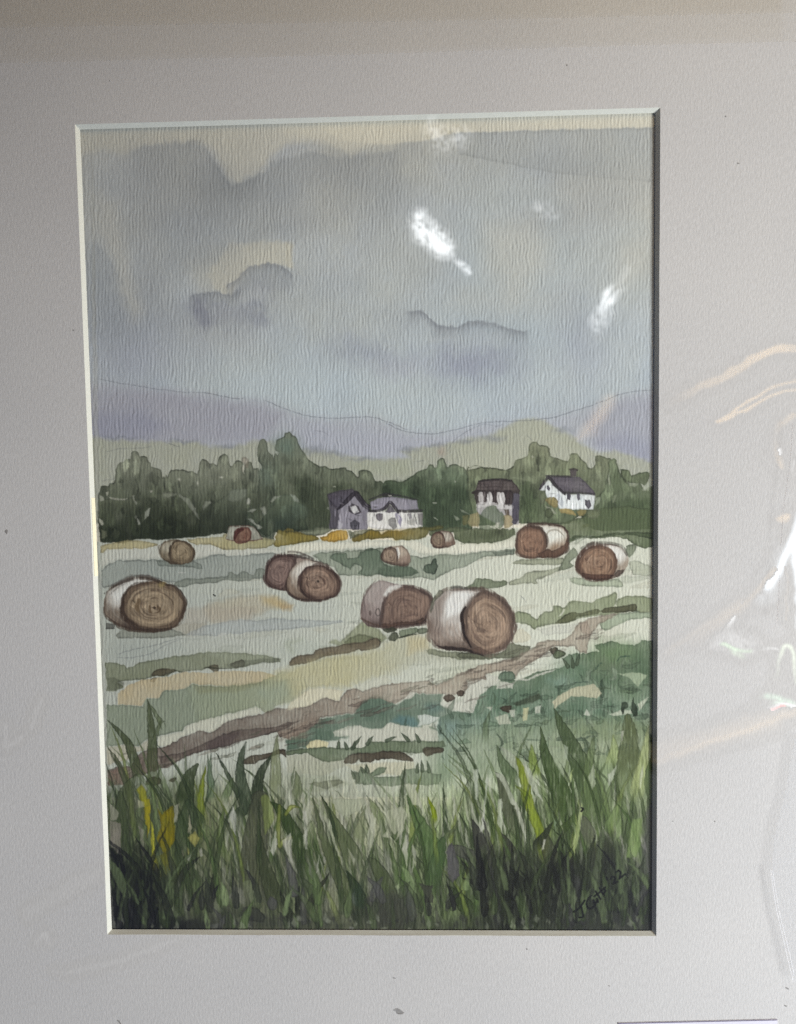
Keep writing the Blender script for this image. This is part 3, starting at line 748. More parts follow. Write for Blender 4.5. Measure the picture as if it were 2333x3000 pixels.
# the track
TRK = "c1 50,830 200,800 240,810 300,700 380,665 470,650 560,630 580,600 610,610 650,565 720,545 800,515 900,525 960,490 1030,435 1170,405 1320,375 1440,330 1590,325 1650,315 c2 100,330 230,290 270,255 330,240 430,265 500,175 550,155 640,185 720,150 850,130 950,115 1170,95 1240,135 1360,80 1420,40 1500,20 b3 60,1030 200,975 290,970 380,950 500,900 600,850 640,800 720,775 830,780 920,730 980,640 1050,600 1180,570 1310,560 1250,600 1140,650 1080,740 1060,800 1040,880 980,880 940,830 870,830 760,840 700,890 610,950 500,1040 440,1090 380,1030 210,1060 210,1110 60,1110 c2 1650,90 1500,100 1490,150 1480,215 1300,215 1050,195 990,240 900,290 760,240 640,260 560,370 280,400 250,460 180,510 0,580 c1 1600,580 1480,570 1440,530 1250,570 1150,600 1060,630 880,670 780,690 640,760 560,810 470,830 380,860 250,900 160,960 50,970"
wash(TRK, (106, 93, 82), a=.76, edge=.26, ew=3, soft=1.8, wob=6, mot=.36, gran=.12, col2=(150, 138, 121), axis='x', lo=680, hi=1150, key='farm_track')
wash("c1 470,720 640,700 860,610 1000,540 1150,500 1300,490 1440,480 1540,435 1580,440 1560,480 1480,515 1380,545 1250,570 1060,632 880,672 720,715 600,785 500,815", (84, 72, 64), a=.55, edge=.25, wob=4, key='farm_track')
wash("c1 860,680 880,600 1000,545 1140,530 1060,632", (78, 66, 66), a=.4, edge=.05, soft=8)
wash("c1 50,850 200,810 240,900 160,960 50,970", (122, 98, 84), a=.5, edge=.1, soft=4)
wash("c1 1480,520 1698,430 1698,575 1600,580 1490,570", (138, 120, 102), a=.4, edge=0, soft=8)
wash("b3 990,640 1050,620 1080,740 1000,720", (150, 132, 116), a=.4, edge=.2)
wash("c2 980,245 1020,195 1080,195 1040,235 1010,255", (186, 184, 170), a=.85, edge=.05)
wash("c2 1120,190 1135,172 1150,175 1130,198", (190, 188, 172), a=.8, edge=0)
wash("c2 590,222 606,225 604,238 592,235", (190, 188, 172), a=.7, edge=0)
wash("c2 30,280 100,230 200,165 350,165 480,175 430,265 330,240 270,255 200,305 0,345", (192, 186, 160), a=.8, edge=.05, wob=4)
wash("c2 480,175 600,130 820,62 880,110 800,130 720,150 640,185 550,155", (182, 182, 164), a=.75, edge=.05, wob=4)
for i, (sp, c) in enumerate([("c2 1300,240 1340,210 1390,220 1400,250 1340,275", (80, 68, 55)), ("c2 1410,200 1440,180 1475,185 1470,225 1430,230", (78, 66, 53)),
                             ("b3 730,860 780,840 810,850 800,890 780,910", (74, 67, 51)), ("b3 800,860 870,880 860,910 800,935 770,910", (90, 100, 74)),
                             ("b3 310,1085 350,1040 430,1040 450,1080 430,1110 330,1110", (98, 114, 94))]):
    wash(sp, c, a=.88, key='soil_mark#%d' % (i + 10), **DK)
for k in range(90):
    tx0 = rng.uniform(330, 1750)
    ty0 = np.interp(tx0, [330, 520, 700, 900, 1060, 1200, 1400, 1560, 1720], [2275, 2220, 2180, 2140, 2070, 2040, 1990, 1940, 1880]) + rng.normal(0, 22)
    cc = [(92, 78, 68), (124, 110, 96), (150, 140, 124), (104, 104, 84)][rng.integers(4)]
    ln = rng.uniform(18, 70)
    stroke(np.array([[tx0, ty0], [tx0 + ln * .5, ty0 - ln * .12], [tx0 + ln, ty0 - ln * .3]]), rng.uniform(4, 14), cc, a=rng.uniform(.2, .45), taper=(.4, 1, .3), edge=.15, wob=5, dry=rng.uniform(0, .4))
for k in range(260):
    gx0, gy0 = rng.uniform(1150, 1915), rng.uniform(1890, 2230)
    if gy0 < 2150 - (gx0 - 1150) * .30:
        continue
    cc = [(70, 88, 68), (96, 118, 92), (120, 138, 112), (84, 100, 70), (60, 76, 58), (146, 158, 136)][rng.integers(6)]
    ln = rng.uniform(14, 60)
    up = rng.random() < .45
    q_ = np.array([[gx0, gy0], [gx0 + (rng.normal(-3, 5) if up else ln * .5), gy0 - (ln * .5 if up else rng.normal(2, 3))], [gx0 + (rng.normal(-6, 8) if up else ln), gy0 - (ln if up else rng.normal(6, 6))]])
    stroke(q_, rng.uniform(5, 18), cc, a=rng.uniform(.2, .5), taper=(.6, 1, .2), edge=.14, wob=6, dry=rng.uniform(0, .4))
# white gaps and marks on the green
wash("c2 380,520 480,480 600,462 700,505 780,500 860,448 960,465 1060,490 1200,500 1260,520 1250,600 1060,595 900,595 700,605 640,650 540,650 520,560 400,560", (178, 178, 162), a=.8, edge=.03, wob=5)
wash("c2 1085,385 1150,380 1262,405 1190,450 1080,480 1105,440", (186, 190, 180), a=.85, edge=.03)
wash("c2 160,640 200,605 260,588 350,610 340,650 170,655", (188, 180, 140), a=.8, edge=.04)
wash("c2 0,720 180,700 470,740 500,800 400,840 300,890 0,860", (158, 158, 138), a=.7, edge=.03, soft=4)
wash("c2 480,800 740,775 1060,770 1060,820 940,880 820,870 700,900 540,830", (178, 174, 150), a=.75, edge=.03, soft=4)
wash("c2 0,870 400,890 540,960 300,1010 0,1040", (146, 150, 130), a=.6, edge=.03, soft=6)
band("c2 160,655 300,645 500,660 540,650 640,650 700,605 900,595 1060,595 1300,600 1320,640 1100,700 900,690 700,695 550,705 470,760 300,770 180,700 0,710 0,680", (94, 106, 80), .82, key='field_band#front_green', mot=.3)
band("c2 540,840 600,860 610,810 640,840 660,790 700,870 760,810 830,815 820,855 760,885 720,900 940,885 960,840 1070,820 1200,860 1290,870 1260,960 960,960 800,970 700,960 580,960", (104, 117, 94), .8, key='field_band#front_tuft', mot=.3)
wash("c2 545,850 600,865 610,940 570,960", (66, 76, 56), a=.6, edge=.2)
band("c2 180,950 400,920 440,910 480,940 400,970 340,1000", (104, 107, 86), .7, key='field_band#front_tuft')
for i, sp in enumerate(["c2 470,780 510,720 600,695 720,695 800,680 940,685 1040,740 1040,770 920,755 870,745 760,755 730,745 700,775 610,770 600,745 560,780 500,790",
                        "c2 1130,660 1180,642 1300,652 1290,690 1220,700 1170,730 1140,700", "c1 1160,780 1180,745 1240,720 1400,690 1470,668 1520,668 1525,730 1500,710 1450,705 1300,765 1270,785",
                        "c3 320,330 370,305 420,310 410,355 380,365", "c1 360,960 390,900 470,900 490,945 420,965", "c1 555,930 580,900 620,900 600,940"]):
    wash(sp, (72, 63, 48), a=.86, key='soil_mark#%d' % (i + 20), **DK)
wash("c3 440,290 500,260 580,230 650,200 660,240 600,280 460,310", (64, 72, 54), a=.75, edge=.1, soft=3)
for sp in ["c2 500,660 480,600 ", "c2 545,660 620,555", "c2 560,650 565,600", "c2 670,620 720,555", "c2 1095,600 1070,535", "c2 430,650 435,585",
           "c2 830,595 910,560", "c2 1010,590 950,530", "c2 1080,850 1090,775", "c2 1125,845 1120,757", "c2 1180,850 1165,760", "c2 560,900 540,838",
           "c2 640,850 612,808", "c2 675,850 658,790", "b3 890,1000 845,930", "b3 930,1000 920,900", "b3 960,980 990,880"]:
    stroke(sp, 12, (74, 86, 64), a=.8, taper=(1, .8, .1), edge=.2, key='grass_tuft#' + sp)
for sp, c in [("c3 1300,40 1480,30 1550,50 1470,150 1400,70", (152, 164, 136)), ("c3 820,215 950,150 1100,125 1170,200 1130,240 920,225 780,325 760,270", (180, 174, 146)),
              ("c3 520,330 565,320 550,430 515,435", (184, 180, 140)), ("c3 615,320 670,300 660,360 620,370", (178, 180, 164)), ("c3 400,345 455,335 450,400 420,390", (172, 174, 158)),
              ("c3 290,400 390,370 415,455 320,460", (170, 172, 152)), ("c3 215,320 270,315 250,345", (170, 172, 154)), ("c3 1040,330 1065,350 1075,385 1025,380", (184, 186, 170)),
              ("c3 1230,380 1330,340 1410,340 1420,370 1280,390", (176, 180, 160)), ("c3 1470,290 1560,230 1530,290 1480,350", (176, 180, 160))]:
    wash(sp, c, a=.82, edge=.04, wob=4)
for i, sp in enumerate(["c3 1330,290 1350,278 1380,282 1385,320 1360,330 1352,370 1338,372", "c3 1430,230 1440,270 1465,330 1460,390 1430,395 1412,340"]):
    wash(sp, (46, 58, 42), a=.88, key='grass_tuft#d%d' % i, **DK)
pencil("c3 940,110 1060,110", .6, w=3, col=(50, 66, 56))
pencil("b3 1300,950 1330,915 1400,910", .6, w=4, col=(44, 66, 56))
pencil("b3 1120,1015 1140,990 1170,970", .6, w=4, col=(44, 66, 56))
# ------------------------------------------------------------------ houses
HW = dict(edge=.18, ew=2, soft=1.0, wob=2.6, mot=.22)
DKL = (58, 52, 56)
# grey barn
K = 'house#barn'
wash("a2 345,600 440,570 545,555 600,590 685,690 668,880 350,875 365,760", (126, 122, 130), a=.95, key=K, **HW)
wash("a2 430,720 480,650 570,590 640,680 670,740 665,880 430,880", (140, 136, 144), a=.8, **HW)
wash("a2 345,610 430,700 430,790 420,878 352,872 366,740", (84, 80, 86), a=.85, edge=.1, soft=3, wob=4)
wash("a2 335,590 430,560 545,545 570,570 520,610 440,690 400,700 350,640", (74, 68, 76), a=.9, key=K + '/roof', **HW)
wash("a2 380,640 480,590 520,600 440,690 410,690", (92, 88, 98), a=.6, edge=0, soft=3)
stroke("a2 425,712 500,645 575,580 640,660 690,695", 13, (56, 50, 56), a=.9, taper=(.5, 1, 1, 1, .6), key=K + '/roof', dry=.2)
stroke("a2 580,600 640,680 680,715", 10, (66, 60, 66), a=.8, taper=(1, 1, .6), dry=.2)
wash("a2 510,690 540,665 600,690 620,740 600,750 570,760 515,735", (66, 60, 64), a=.85, key=K + '/window', **HW)
wash("a2 528,690 570,680 600,735 560,752 535,720", (206, 206, 202), a=.9, edge=.05, wob=3)
wash("a2 525,820 570,795 605,825 600,880 545,890 530,860", (70, 68, 74), a=.88, key=K + '/door', **HW)
wash("a2 430,800 465,830 460,878 430,880", (196, 194, 194), a=.6, edge=0, soft=2)
stroke("a2 440,740 450,800 445,860", 5, (168, 164, 170), a=.6, edge=0, dry=.3)
stroke("a2 500,720 495,800 500,870", 5, (164, 160, 168), a=.5, edge=0, dry=.3)
stroke("a2 640,730 645,810 640,870", 7, (104, 98, 108), a=.6, edge=0, dry=.3)
# white cottage
K = 'house#cottage'
wash("a2 668,745 700,725 930,735 1125,740 1130,860 1040,870 880,880 700,870 670,850", (206, 204, 198), a=.95, key=K, **HW)
wash("a2 690,655 760,620 880,610 1080,640 1095,715 920,725 880,690 850,665 800,720 700,722", (140, 136, 146), a=.95, key=K + '/roof', **HW)
stroke("a2 680,632 760,605 830,585 950,605 1085,635", 6, (70, 66, 70), a=.7, taper=(.6, 1, 1, .5), dry=.3)
wash("a2 785,605 800,588 870,592 890,606 830,612", (62, 58, 56), a=.8, key=K + '/chimney', **HW)
wash("a2 840,598 872,596 870,606 845,608", (190, 188, 180), a=.7, edge=0)
stroke("a2 680,730 760,725 820,700 858,655 900,705 925,742", 10, (64, 58, 62), a=.85, taper=(.6, .8, 1, 1, 1, .7), key=K + '/roof', dry=.15)
stroke("a2 925,728 1010,730 1100,728 1130,722", 9, (72, 66, 68), a=.75, taper=(.8, 1, 1, .4), dry=.3)
wash("a2 815,735 858,680 905,740 850,745", (104, 98, 104), a=.85, **HW)
wash("a2 738,755 760,745 800,750 800,800 775,812 745,790", (100, 94, 98), a=.85, key=K + '/window', **HW)
wash("a2 845,800 870,780 905,785 915,860 890,885 850,850", (118, 116, 112), a=.85, key=K + '/door', **HW)
stroke("a2 915,760 935,800 945,860", 14, (134, 128, 150), a=.7, edge=0)
wash("a2 1000,755 1030,745 1040,790 1010,795", (120, 116, 118), a=.75, key=K + '/window#b', **HW)
wash("a2 1010,790 1060,800 1060,850 1010,840", (128, 128, 120), a=.6, soft=2, edge=0)
wash("a2 1085,755 1128,745 1132,850 1095,845", (104, 100, 98), a=.75, edge=0, soft=2)
stroke("a2 712,780 715,840", 4, (150, 148, 146), a=.6, edge=0)
stroke("a2 1060,760 1075,820 1085,850", 4, (80, 76, 76), a=.6, edge=0, dry=.2)
# brown-roofed house
K = 'house#brown_roof'
wash("a3 150,560 440,560 490,590 480,840 440,845 330,850 150,750 130,720", (168, 164, 164), a=.92, key=K, **HW)
wash("a3 415,580 480,570 488,600 484,800 450,845 430,830 425,700", (76, 72, 82), a=.9, key=K + '/side_wall', **HW)
wash("a3 145,480 180,468 310,462 425,468 450,500 495,560 480,585 440,570 330,575 150,572 95,575 120,555", (70, 60, 58), a=.95, key=K + '/roof', **HW)
for sp in ["a3 165,495 300,490 430,500", "a3 150,520 300,512 445,520", "a3 140,545 300,540 460,545"]:
    stroke(sp, 7, (108, 98, 96), a=.55, edge=0, taper=(1, 1, 1), dry=.45)
stroke("a3 150,482 300,464 425,474", 5, (48, 42, 42), a=.7, edge=0, dry=.2, taper=(1, 1, 1))
stroke("a3 100,578 280,575 440,572", 7, (52, 44, 42), a=.8, edge=0, dry=.15, taper=(1, 1, 1))
for i, (xa, yb) in enumerate([(150, 650), (185, 650), (265, 655), (290, 650), (375, 650), (400, 655)]):
    stroke("a3 %d,588 %d,%d" % (xa, xa + 4, yb), 24, (66, 56, 54), a=.9, taper=(1, 1, .8), key=K + '/window#%d' % i)
for xa in (168, 240, 318, 345):
    stroke("a3 %d,585 %d,660" % (xa, xa + 6), 16, (206, 204, 200), a=.8, taper=(.7, 1, .6), edge=0, dry=.1)
stroke("a3 150,680 240,672 340,690 420,690", 14, (196, 194, 190), a=.7, edge=0, dry=.3, taper=(1, 1, 1))
wash("a3 360,710 400,708 405,760 375,770", (84, 70, 56), a=.8, key=K + '/door', **HW)
wash("a3 60,830 70,760 150,735 160,800 145,860 90,860", (158, 144, 104), a=.75, edge=.15, wob=4)
wash("a3 340,760 380,755 425,765 430,840 400,870 365,875 350,800", (156, 142, 102), a=.75, edge=.15, wob=4)
wash("a3 10,770 60,760 60,840 20,850", (110, 104, 64), a=.7, edge=.15)
wash("a3 150,840 180,740 230,690 300,690 340,740 360,800 355,870 150,880", (84, 98, 72), a=.62, edge=.14, wob=9, mot=.4, streak=.2, key='bush#by_brown_roof')
wash("a3 240,860 250,850 285,855 295,815 320,820 318,860 280,868", (186, 184, 168), a=.75, edge=0)
wash("a3 395,870 410,860 425,885 400,890", (196, 194, 180), a=.8, edge=0)
# white house on the right
K = 'house#white'
wash("a3 655,555 690,500 730,470 790,530 855,585 1115,590 1100,715 1040,712 940,718 830,715 790,660 720,620 700,560", (204, 208, 206), a=.96, key=K, **HW)
wash("a3 725,450 760,440 990,445 1060,510 1115,580 1100,590 1000,570 870,570 850,580 790,525", (94, 88, 94), a=.95, key=K + '/roof', **HW)
wash("a3 800,490 1000,480 1060,540 900,540", (116, 110, 114), a=.5, edge=0, soft=4)
stroke("a3 655,545 690,500 728,450 790,515 860,585", 9, (66, 60, 64), a=.88, taper=(.6, 1, 1, 1, .7), key=K + '/roof', dry=.1)
stroke("a3 710,436 800,438 920,445", 6, (60, 56, 58), a=.8, edge=0, dry=.2, taper=(1, 1, 1))
stroke("a3 870,575 1000,578 1110,590", 6, (62, 58, 60), a=.8, edge=0, dry=.15, taper=(1, 1, 1))
wash("a3 905,400 915,385 965,390 960,440 910,440", (88, 80, 80), a=.92, key=K + '/chimney', **HW)
stroke("a3 905,385 940,380 968,390", 5, (60, 54, 52), a=.8, edge=0, taper=(1, 1, 1))
for nm, sp in [('a', "a3 715,520 730,512 745,540 735,560 718,550"), ('b', "a3 878,590 900,575 915,600 910,632 885,628"), ('c', "a3 960,580 985,585 995,630 975,640 962,620")]:
    wash(sp, (88, 84, 92), a=.9, key=K + '/window#' + nm, **HW)
wash("a3 1030,625 1050,640 1070,630 1085,690 1060,712 1035,680", (86, 82, 88), a=.9, key=K + '/door', **HW)
stroke("a3 810,600 830,650 850,700", 16, (150, 156, 162), a=.5, edge=0, dry=.2)
stroke("a3 1000,600 1005,660", 8, (170, 178, 178), a=.5, edge=0, dry=.2)
wash("a3 700,640 750,608 790,620 810,680 760,690", (140, 128, 84), a=.85, edge=.2, curve=2, wob=5)
wash("a3 660,580 700,560 710,620 690,670 660,670 650,620", (110, 116, 92), a=.85, edge=.25, curve=2, key='bush#by_white_house')
wash("a3 820,705 870,700 940,730 960,770 880,750 830,740", (162, 144, 92), a=.85, edge=.15, wob=5)
wash("a3 960,735 1000,712 1045,715 1040,750 990,770", (138, 126, 80), a=.85, edge=.15, wob=5)
wash("a3 1045,730 1100,715 1160,725 1140,780 1060,790", (116, 122, 94), a=.7, edge=.2, curve=2)
wash("a3 700,720 740,705 770,750 740,790 700,770", (84, 92, 66), a=.8, edge=.25, curve=2)


rh = np.random.default_rng(23)
for (xa, xb, ya, yb) in [(965, 1075, 1435, 1550), (1080, 1240, 1455, 1550), (1392, 1522, 1402, 1540), (1585, 1745, 1395, 1495)]:
    for k in range(34):
        px_, py_ = rh.uniform(xa, xb), rh.uniform(ya, yb)
        r_ = int(np.clip(np.searchsorted(rYmin, py_), 0, NR - 1))
        c_ = int(np.clip(np.searchsorted(cXmin, px_), 0, NC - 1))
        if not PARTS[L[r_, c_]].startswith('house'):
            continue
        c = C[r_, c_] * (rh.uniform(.5, .85) if rh.random() < .6 else rh.uniform(1.1, 1.35))
        ln = rh.uniform(6, 26)
        up = rh.random() < .7
        q_ = np.array([[px_, py_], [px_ + (rh.normal(0, 2) if up else ln), py_ + (ln if up else rh.normal(0, 3))]])
        stroke(q_, rh.uniform(2.2, 5), c, a=rh.uniform(.3, .7), taper=(.4, 1, .3), edge=0, wob=3, dry=.3)
# ------------------------------------------------------------------ hay bales
def polar(p, hub, x, y):
    """0 at the hub of an outline, 1 on its rim; and the angle"""
    ang = np.arctan2(p[:, 1] - hub[1], p[:, 0] - hub[0])
    rad = np.hypot(p[:, 0] - hub[0], p[:, 1] - hub[1])
    o = np.argsort(ang)
    ang, rad = ang[o], rad[o]
    th = np.arctan2(y - hub[1], x - hub[0])
    rr = np.interp(th, np.concatenate([[ang[-1] - 2 * np.pi], ang, [ang[0] + 2 * np.pi]]),
                   np.concatenate([[rad[-1]], rad, [rad[0]]]))
    return np.hypot(x - hub[0], y - hub[1]) / rr, th


def ringnoise(q, th, nr, na, seed):
    r = np.random.default_rng(seed)
    g = r.uniform(-1, 1, (nr + 3, na)).astype(np.float32)
    a = np.clip(q * nr, 0, nr + 1)
    b = (th + np.pi) / (2 * np.pi) * na
    ai, bi = a.astype(int), b.astype(int)
    fa, fb = a - ai, b - bi
    fa, fb = fa * fa * (3 - 2 * fa), fb * fb * (3 - 2 * fb)
    w = lambda i, j: g[np.minimum(i, nr + 2), j % na]
    return (w(ai, bi) * (1 - fa) + w(ai + 1, bi) * fa) * (1 - fb) + (w(ai, bi + 1) * (1 - fa) + w(ai + 1, bi + 1) * fa) * fb


def bale(name, outline, end, hub, side, shade, face, rim, rimw=.16, contrast=34, nr=11, na=13, seed=1, foot=.6, sidemix=None, rim_top=1.0):
    key = 'hay_bale#' + name
    dull = lambda c: tuple(sum(c) / 3 + (v - sum(c) / 3) * .9 for v in c)
    side, shade, face, rim = map(dull, (side, shade, face, rim))
    part(key)
    po, pe = catmull(P(outline), 3, True), catmull(P(end), 3, True)
    (hx, hy), = P(hub)
    r = wash(po, side, a=.96, edge=.22, ew=3.2, soft=1.4, wob=3.5, mot=.10, key=key)
    if r is None:
        return
    s, d = r
    ytop, ybot = po[:, 1].min(), po[:, 1].max()
    # hay showing below and behind the pale wrap
    v = np.clip((Y[s] - ytop) / (ybot - ytop), 0, 1)
    ins = sstep(-1.2, 1.2, d)
    xl, xr = po[:, 0].min(), po[:, 0].max()
    u = (X[s] - xl) / (xr - xl)
    far = np.clip(1 - u * 2.2, 0, 1) if hx > (xl + xr) / 2 else np.clip(u * 2.2 - 1.2, 0, 1)
    hay = sstep(.42, .85, v + .12 * WX[s] + .18 * far) * .85 + .62 * np.exp(-np.maximum(d, 0) / (6 + 9 * v))
    if sidemix:
        hay = np.maximum(hay, sidemix)
    q2, t2 = polar(po, (hx, hy), X[s], Y[s])
    tex = ringnoise(q2, t2, nr * 2, na * 2, seed + 50)
    al = np.clip(hay * ins * (1 + .3 * tex + .2 * BL2[s]), 0, .95)[..., None]
    sh = np.array(shade, np.float32)
    C[s] = C[s] * (1 - al) + (sh + 12 * tex[..., None]) * al
    dk = (sstep(.72, 1.02, v + .06 * WY[s]) * foot * ins)[..., None]
    C[s] = C[s] * (1 - dk) + np.array((58, 44, 36), np.float32) * dk
    # the round end with its coiled straw
    r = wash(pe, face, a=.96, edge=0, soft=1.5, wob=3, mot=.08, key=key + '/bale_end')
    s, d = r
    ins = sstep(-1.2, 1.2, d)
    q, th = polar(pe, (hx, hy), X[s] + 2.5 * WX[s], Y[s] + 2.5 * WY[s])
    tex = ringnoise(q, th + 1.3 * q, nr, na, seed) * .6 + ringnoise(q, th - .8 * q, nr * 2, na * 2, seed + 9) * .55 + .15 * GR[s]
    big = ringnoise(q, th, 4, 7, seed + 3)
    add = (contrast * tex + 10 * big)[..., None] * ins[..., None] * np.array((1, .93, .80), np.float32)
    C[s] = C[s] + add * .62
    rm = np.exp(-((1 - q) / rimw) ** 2) * (0.72 + .45 * ringnoise(q, th, 3, 11, seed + 5)) * ins
    rm = rm * np.where(Y[s] < hy, rim_top, 1.0)
    rm = np.clip(rm, 0, .9)[..., None]
    C[s] = C[s] * (1 - rm) + np.array(rim, np.float32) * rm
    # darker core marks
    for k in range(7):
        qq, t0, ln = .12 + .12 * k, random.uniform(-3, 3), random.uniform(.4, 1.3)
        mk = np.exp(-((q - qq) / .028) ** 2) * np.exp(-(np.angle(np.exp(1j * (th - t0))) / ln) ** 4) * ins * .5
        C[s] = C[s] * (1 - mk[..., None]) + np.array(rim, np.float32) * mk[..., None]
    C[s] = np.clip(C[s], 30, 235)
    rr = random.Random(seed)
    sc = np.ptp(pe[:, 1]) / 70.0
    rc = np.array(rim, np.float32)
    for pp, ww in ((pe, 7 * sc), (pe, 4 * sc), (po, 5 * sc)):
        m_ = len(pp)
        for k in range(4):
            a0 = rr.randrange(m_)
            n_ = rr.randrange(m_ // 4, m_ // 2)
            q_ = np.array([pp[(a0 + i) % m_] for i in range(0, n_, 2)])
            if len(q_) > 2:
                q_ = q_ + np.array([[rr.gauss(0, 1.2 * sc), rr.gauss(0, 1.2 * sc)] for _ in q_])
                stroke(q_, max(2.5, ww), rc * rr.uniform(.75, 1.1), a=.55, taper=(.3, 1, .9, .2), edge=0, wob=3, dry=.35)
    for k in range(16):
        f_ = rr.uniform(.2, .9)
        m_ = len(pe)
        a0 = rr.randrange(m_)
        n_ = max(5, rr.randrange(m_ // 9, m_ // 3))
        q_ = np.array([(hx, hy) + (pe[(a0 + i) % m_] - (hx, hy)) * (f_ + .05 * i / n_) for i in range(0, n_, 2)])
        if len(q_) > 2:
            stroke(q_, max(2.2, rr.uniform(2.5, 5.5) * sc), rc * rr.uniform(.9, 1.25) if rr.random() < .62 else np.array(face, np.float32) * 1.18, a=rr.uniform(.3, .6), taper=(.2, 1, .2), edge=0, wob=2, dry=.25)


WRAP, HAYS = (202, 200, 190), (122, 106, 92)
bale('far_left', "b1 530,20 545,-15 600,-45 700,-50 780,-20 822,30 820,90 790,130 720,148 650,148 580,120 540,80",
     "b1 615,60 625,0 660,-35 720,-45 780,-20 820,35 818,90 780,135 710,148 650,140 622,100", "b1 710,45", (164, 158, 138), (118, 106, 84), (142, 126, 98), (78, 64, 46), .2, 30, 6, 8, 11)
bale('by_the_wood', "a1 1085,930 1110,860 1170,852 1300,855 1365,930 1370,965 1200,980 1090,965", "a1 1145,960 1150,910 1180,875 1240,865 1280,880 1292,930 1270,980 1200,995 1160,990", "a1 1215,935",
     (164, 164, 150), (140, 140, 124), (124, 92, 74), (92, 54, 44), .14, 12, 4, 6, 12, foot=0)
wash("a1 1150,970 1150,920 1185,880 1225,872 1228,890 1190,910 1165,960", (92, 50, 42), a=.85, edge=.3, curve=2, wob=2)
bale('small_middle', "b2 785,90 800,40 850,8 930,0 970,5 1010,50 1028,100 1010,150 950,165 860,150 800,125", "b2 785,90 805,40 850,14 895,22 922,60 925,110 905,150 850,140 800,120", "b2 855,75",
     (176, 160, 140), (140, 120, 104), (142, 122, 102), (76, 60, 50), .2, 22, 5, 7, 13)
stroke("b2 920,20 930,60 928,110", 9, (204, 204, 196), a=.8, edge=0, dry=.1)
bale('tiny_far', "a2 1195,960 1215,920 1260,900 1330,895 1370,915 1395,980 1380,1010 1290,1035 1230,1030 1200,1000", "a2 1195,970 1215,922 1260,905 1300,925 1312,970 1300,1015 1270,1035 1225,1025", "a2 1258,968",
     (178, 172, 156), (116, 94, 78), (130, 112, 92), (80, 58, 48), .2, 24, 4, 7, 14)
bale('upper_right_pair', "b3 455,10 a3 480,900 520,855 600,835 700,838 800,845 870,880 895,940 890,1030 860,1080 800,1110 650,1120 520,1115 470,1060 450,980",
     "a3 455,980 480,900 530,860 600,850 660,870 700,920 712,1000 690,1070 650,1118 520,1115 475,1065", "a3 590,1000", (206, 206, 194), (140, 116, 92), (136, 104, 82), (84, 64, 52), .16, 26, 8, 10, 15, rim_top=1.0)
wash("a3 640,1080 720,1040 760,1060 800,1040 850,1010 880,960 895,1000 860,1085 760,1115 650,1120", (92, 68, 54), a=.8, edge=.25, wob=5)
stroke("a3 712,930 740,890 800,885 850,930 860,1000", 5, (120, 112, 96), a=.5, edge=0)
bale('right_edge', "b3 960,170 975,90 1020,20 1080,-15 1180,-20 1300,-5 1370,50 1395,120 1370,190 1310,250 1230,275 1140,285 1040,265 985,230",
     "b3 965,170 985,100 1030,40 1100,0 1180,0 1250,30 1290,90 1300,160 1270,230 1220,270 1130,282 1030,260 985,225", "b3 1150,140", (210, 210, 202), (150, 136, 118), (136, 106, 82), (84, 62, 50), .17, 34, 7, 9, 16)
wash("b3 1000,228 1100,228 1220,235 1280,240 1230,275 1130,285 1040,265", (78, 54, 44), a=.75, edge=.2)
wash("b3 1270,240 1310,200 1365,190 1340,230 1300,262", (92, 78, 68), a=.8, edge=.2)
stroke("b3 1010,15 1080,-20 1200,-28 1330,0 1380,70", 9, (70, 66, 58), a=.5, edge=0, dry=.4, taper=(1, 1, 1))
bale('rear_of_pair', "b1 1408,240 1430,150 1480,95 1560,75 1640,85 b2 90,90 170,110 200,160 100,300 b1 1640,360 1560,370 1480,345 1420,310", "b1 1408,240 1430,150 1480,95 1560,75 1640,85 b2 80,110 60,180 b1 1610,250 1580,320 1540,360 1470,340 1420,300", "b1 1530,210",
     (150, 134, 122), (120, 100, 90), (126, 104, 94), (76, 56, 50), .2, 26, 8, 9, 17)
for sp in ["b2 -40,60 40,45 120,60 200,90", "b2 60,100 150,75 230,110", "b2 100,90 180,100 250,130", "b2 -20,75 60,70 150,110"]:
    stroke(sp, 6, (86, 78, 72), a=.6, edge=0, dry=.45, taper=(1, 1, .5))
bale('front_of_pair', "b2 0,330 10,270 40,200 90,140 160,112 250,130 340,160 400,215 440,280 445,340 420,400 340,440 240,455 120,445 30,400",
     "b2 108,300 120,230 160,185 220,165 300,165 370,200 420,250 445,300 440,370 400,420 300,440 200,440 140,400 115,350", "b2 260,292", (196, 192, 180), (126, 106, 88), (134, 110, 92), (70, 52, 44), .2, 34, 9, 12, 18)
wash("b2 248,290 260,280 272,292 262,306", (40, 34, 30), a=.9, edge=0, wob=1)
bale('left_big', "b1 66,530 72,450 105,365 180,320 280,268 400,262 520,285 640,325 700,370 745,440 748,530 730,600 690,645 640,680 520,700 420,705 290,690 200,660 130,610 82,575",
     "b1 215,500 228,430 270,360 340,318 430,295 540,293 625,325 690,370 735,440 745,520 720,600 660,660 580,690 450,692 340,665 260,610 225,555", "b1 490,510", (198, 198, 190), (112, 98, 82), (142, 124, 98), (72, 56, 42), .15, 36, 13, 12, 19, foot=.75)
for sp in ["b1 80,350 180,305 270,270 400,240 520,270 640,310", "b1 120,330 200,290 300,245 450,240", "b1 290,235 360,250 440,245 520,285", "b1 190,320 240,290 300,280", "b1 120,400 190,340 260,310"]:
    stroke(sp, 5, (98, 94, 88), a=.5, edge=0, dry=.5, taper=(1, 1, .6))
wash("b1 470,510 490,498 510,512 495,526", (70, 56, 42), a=.9, edge=0, wob=2)
stroke("b1 450,500 450,540 475,560", 9, (96, 78, 56), a=.8, edge=0)
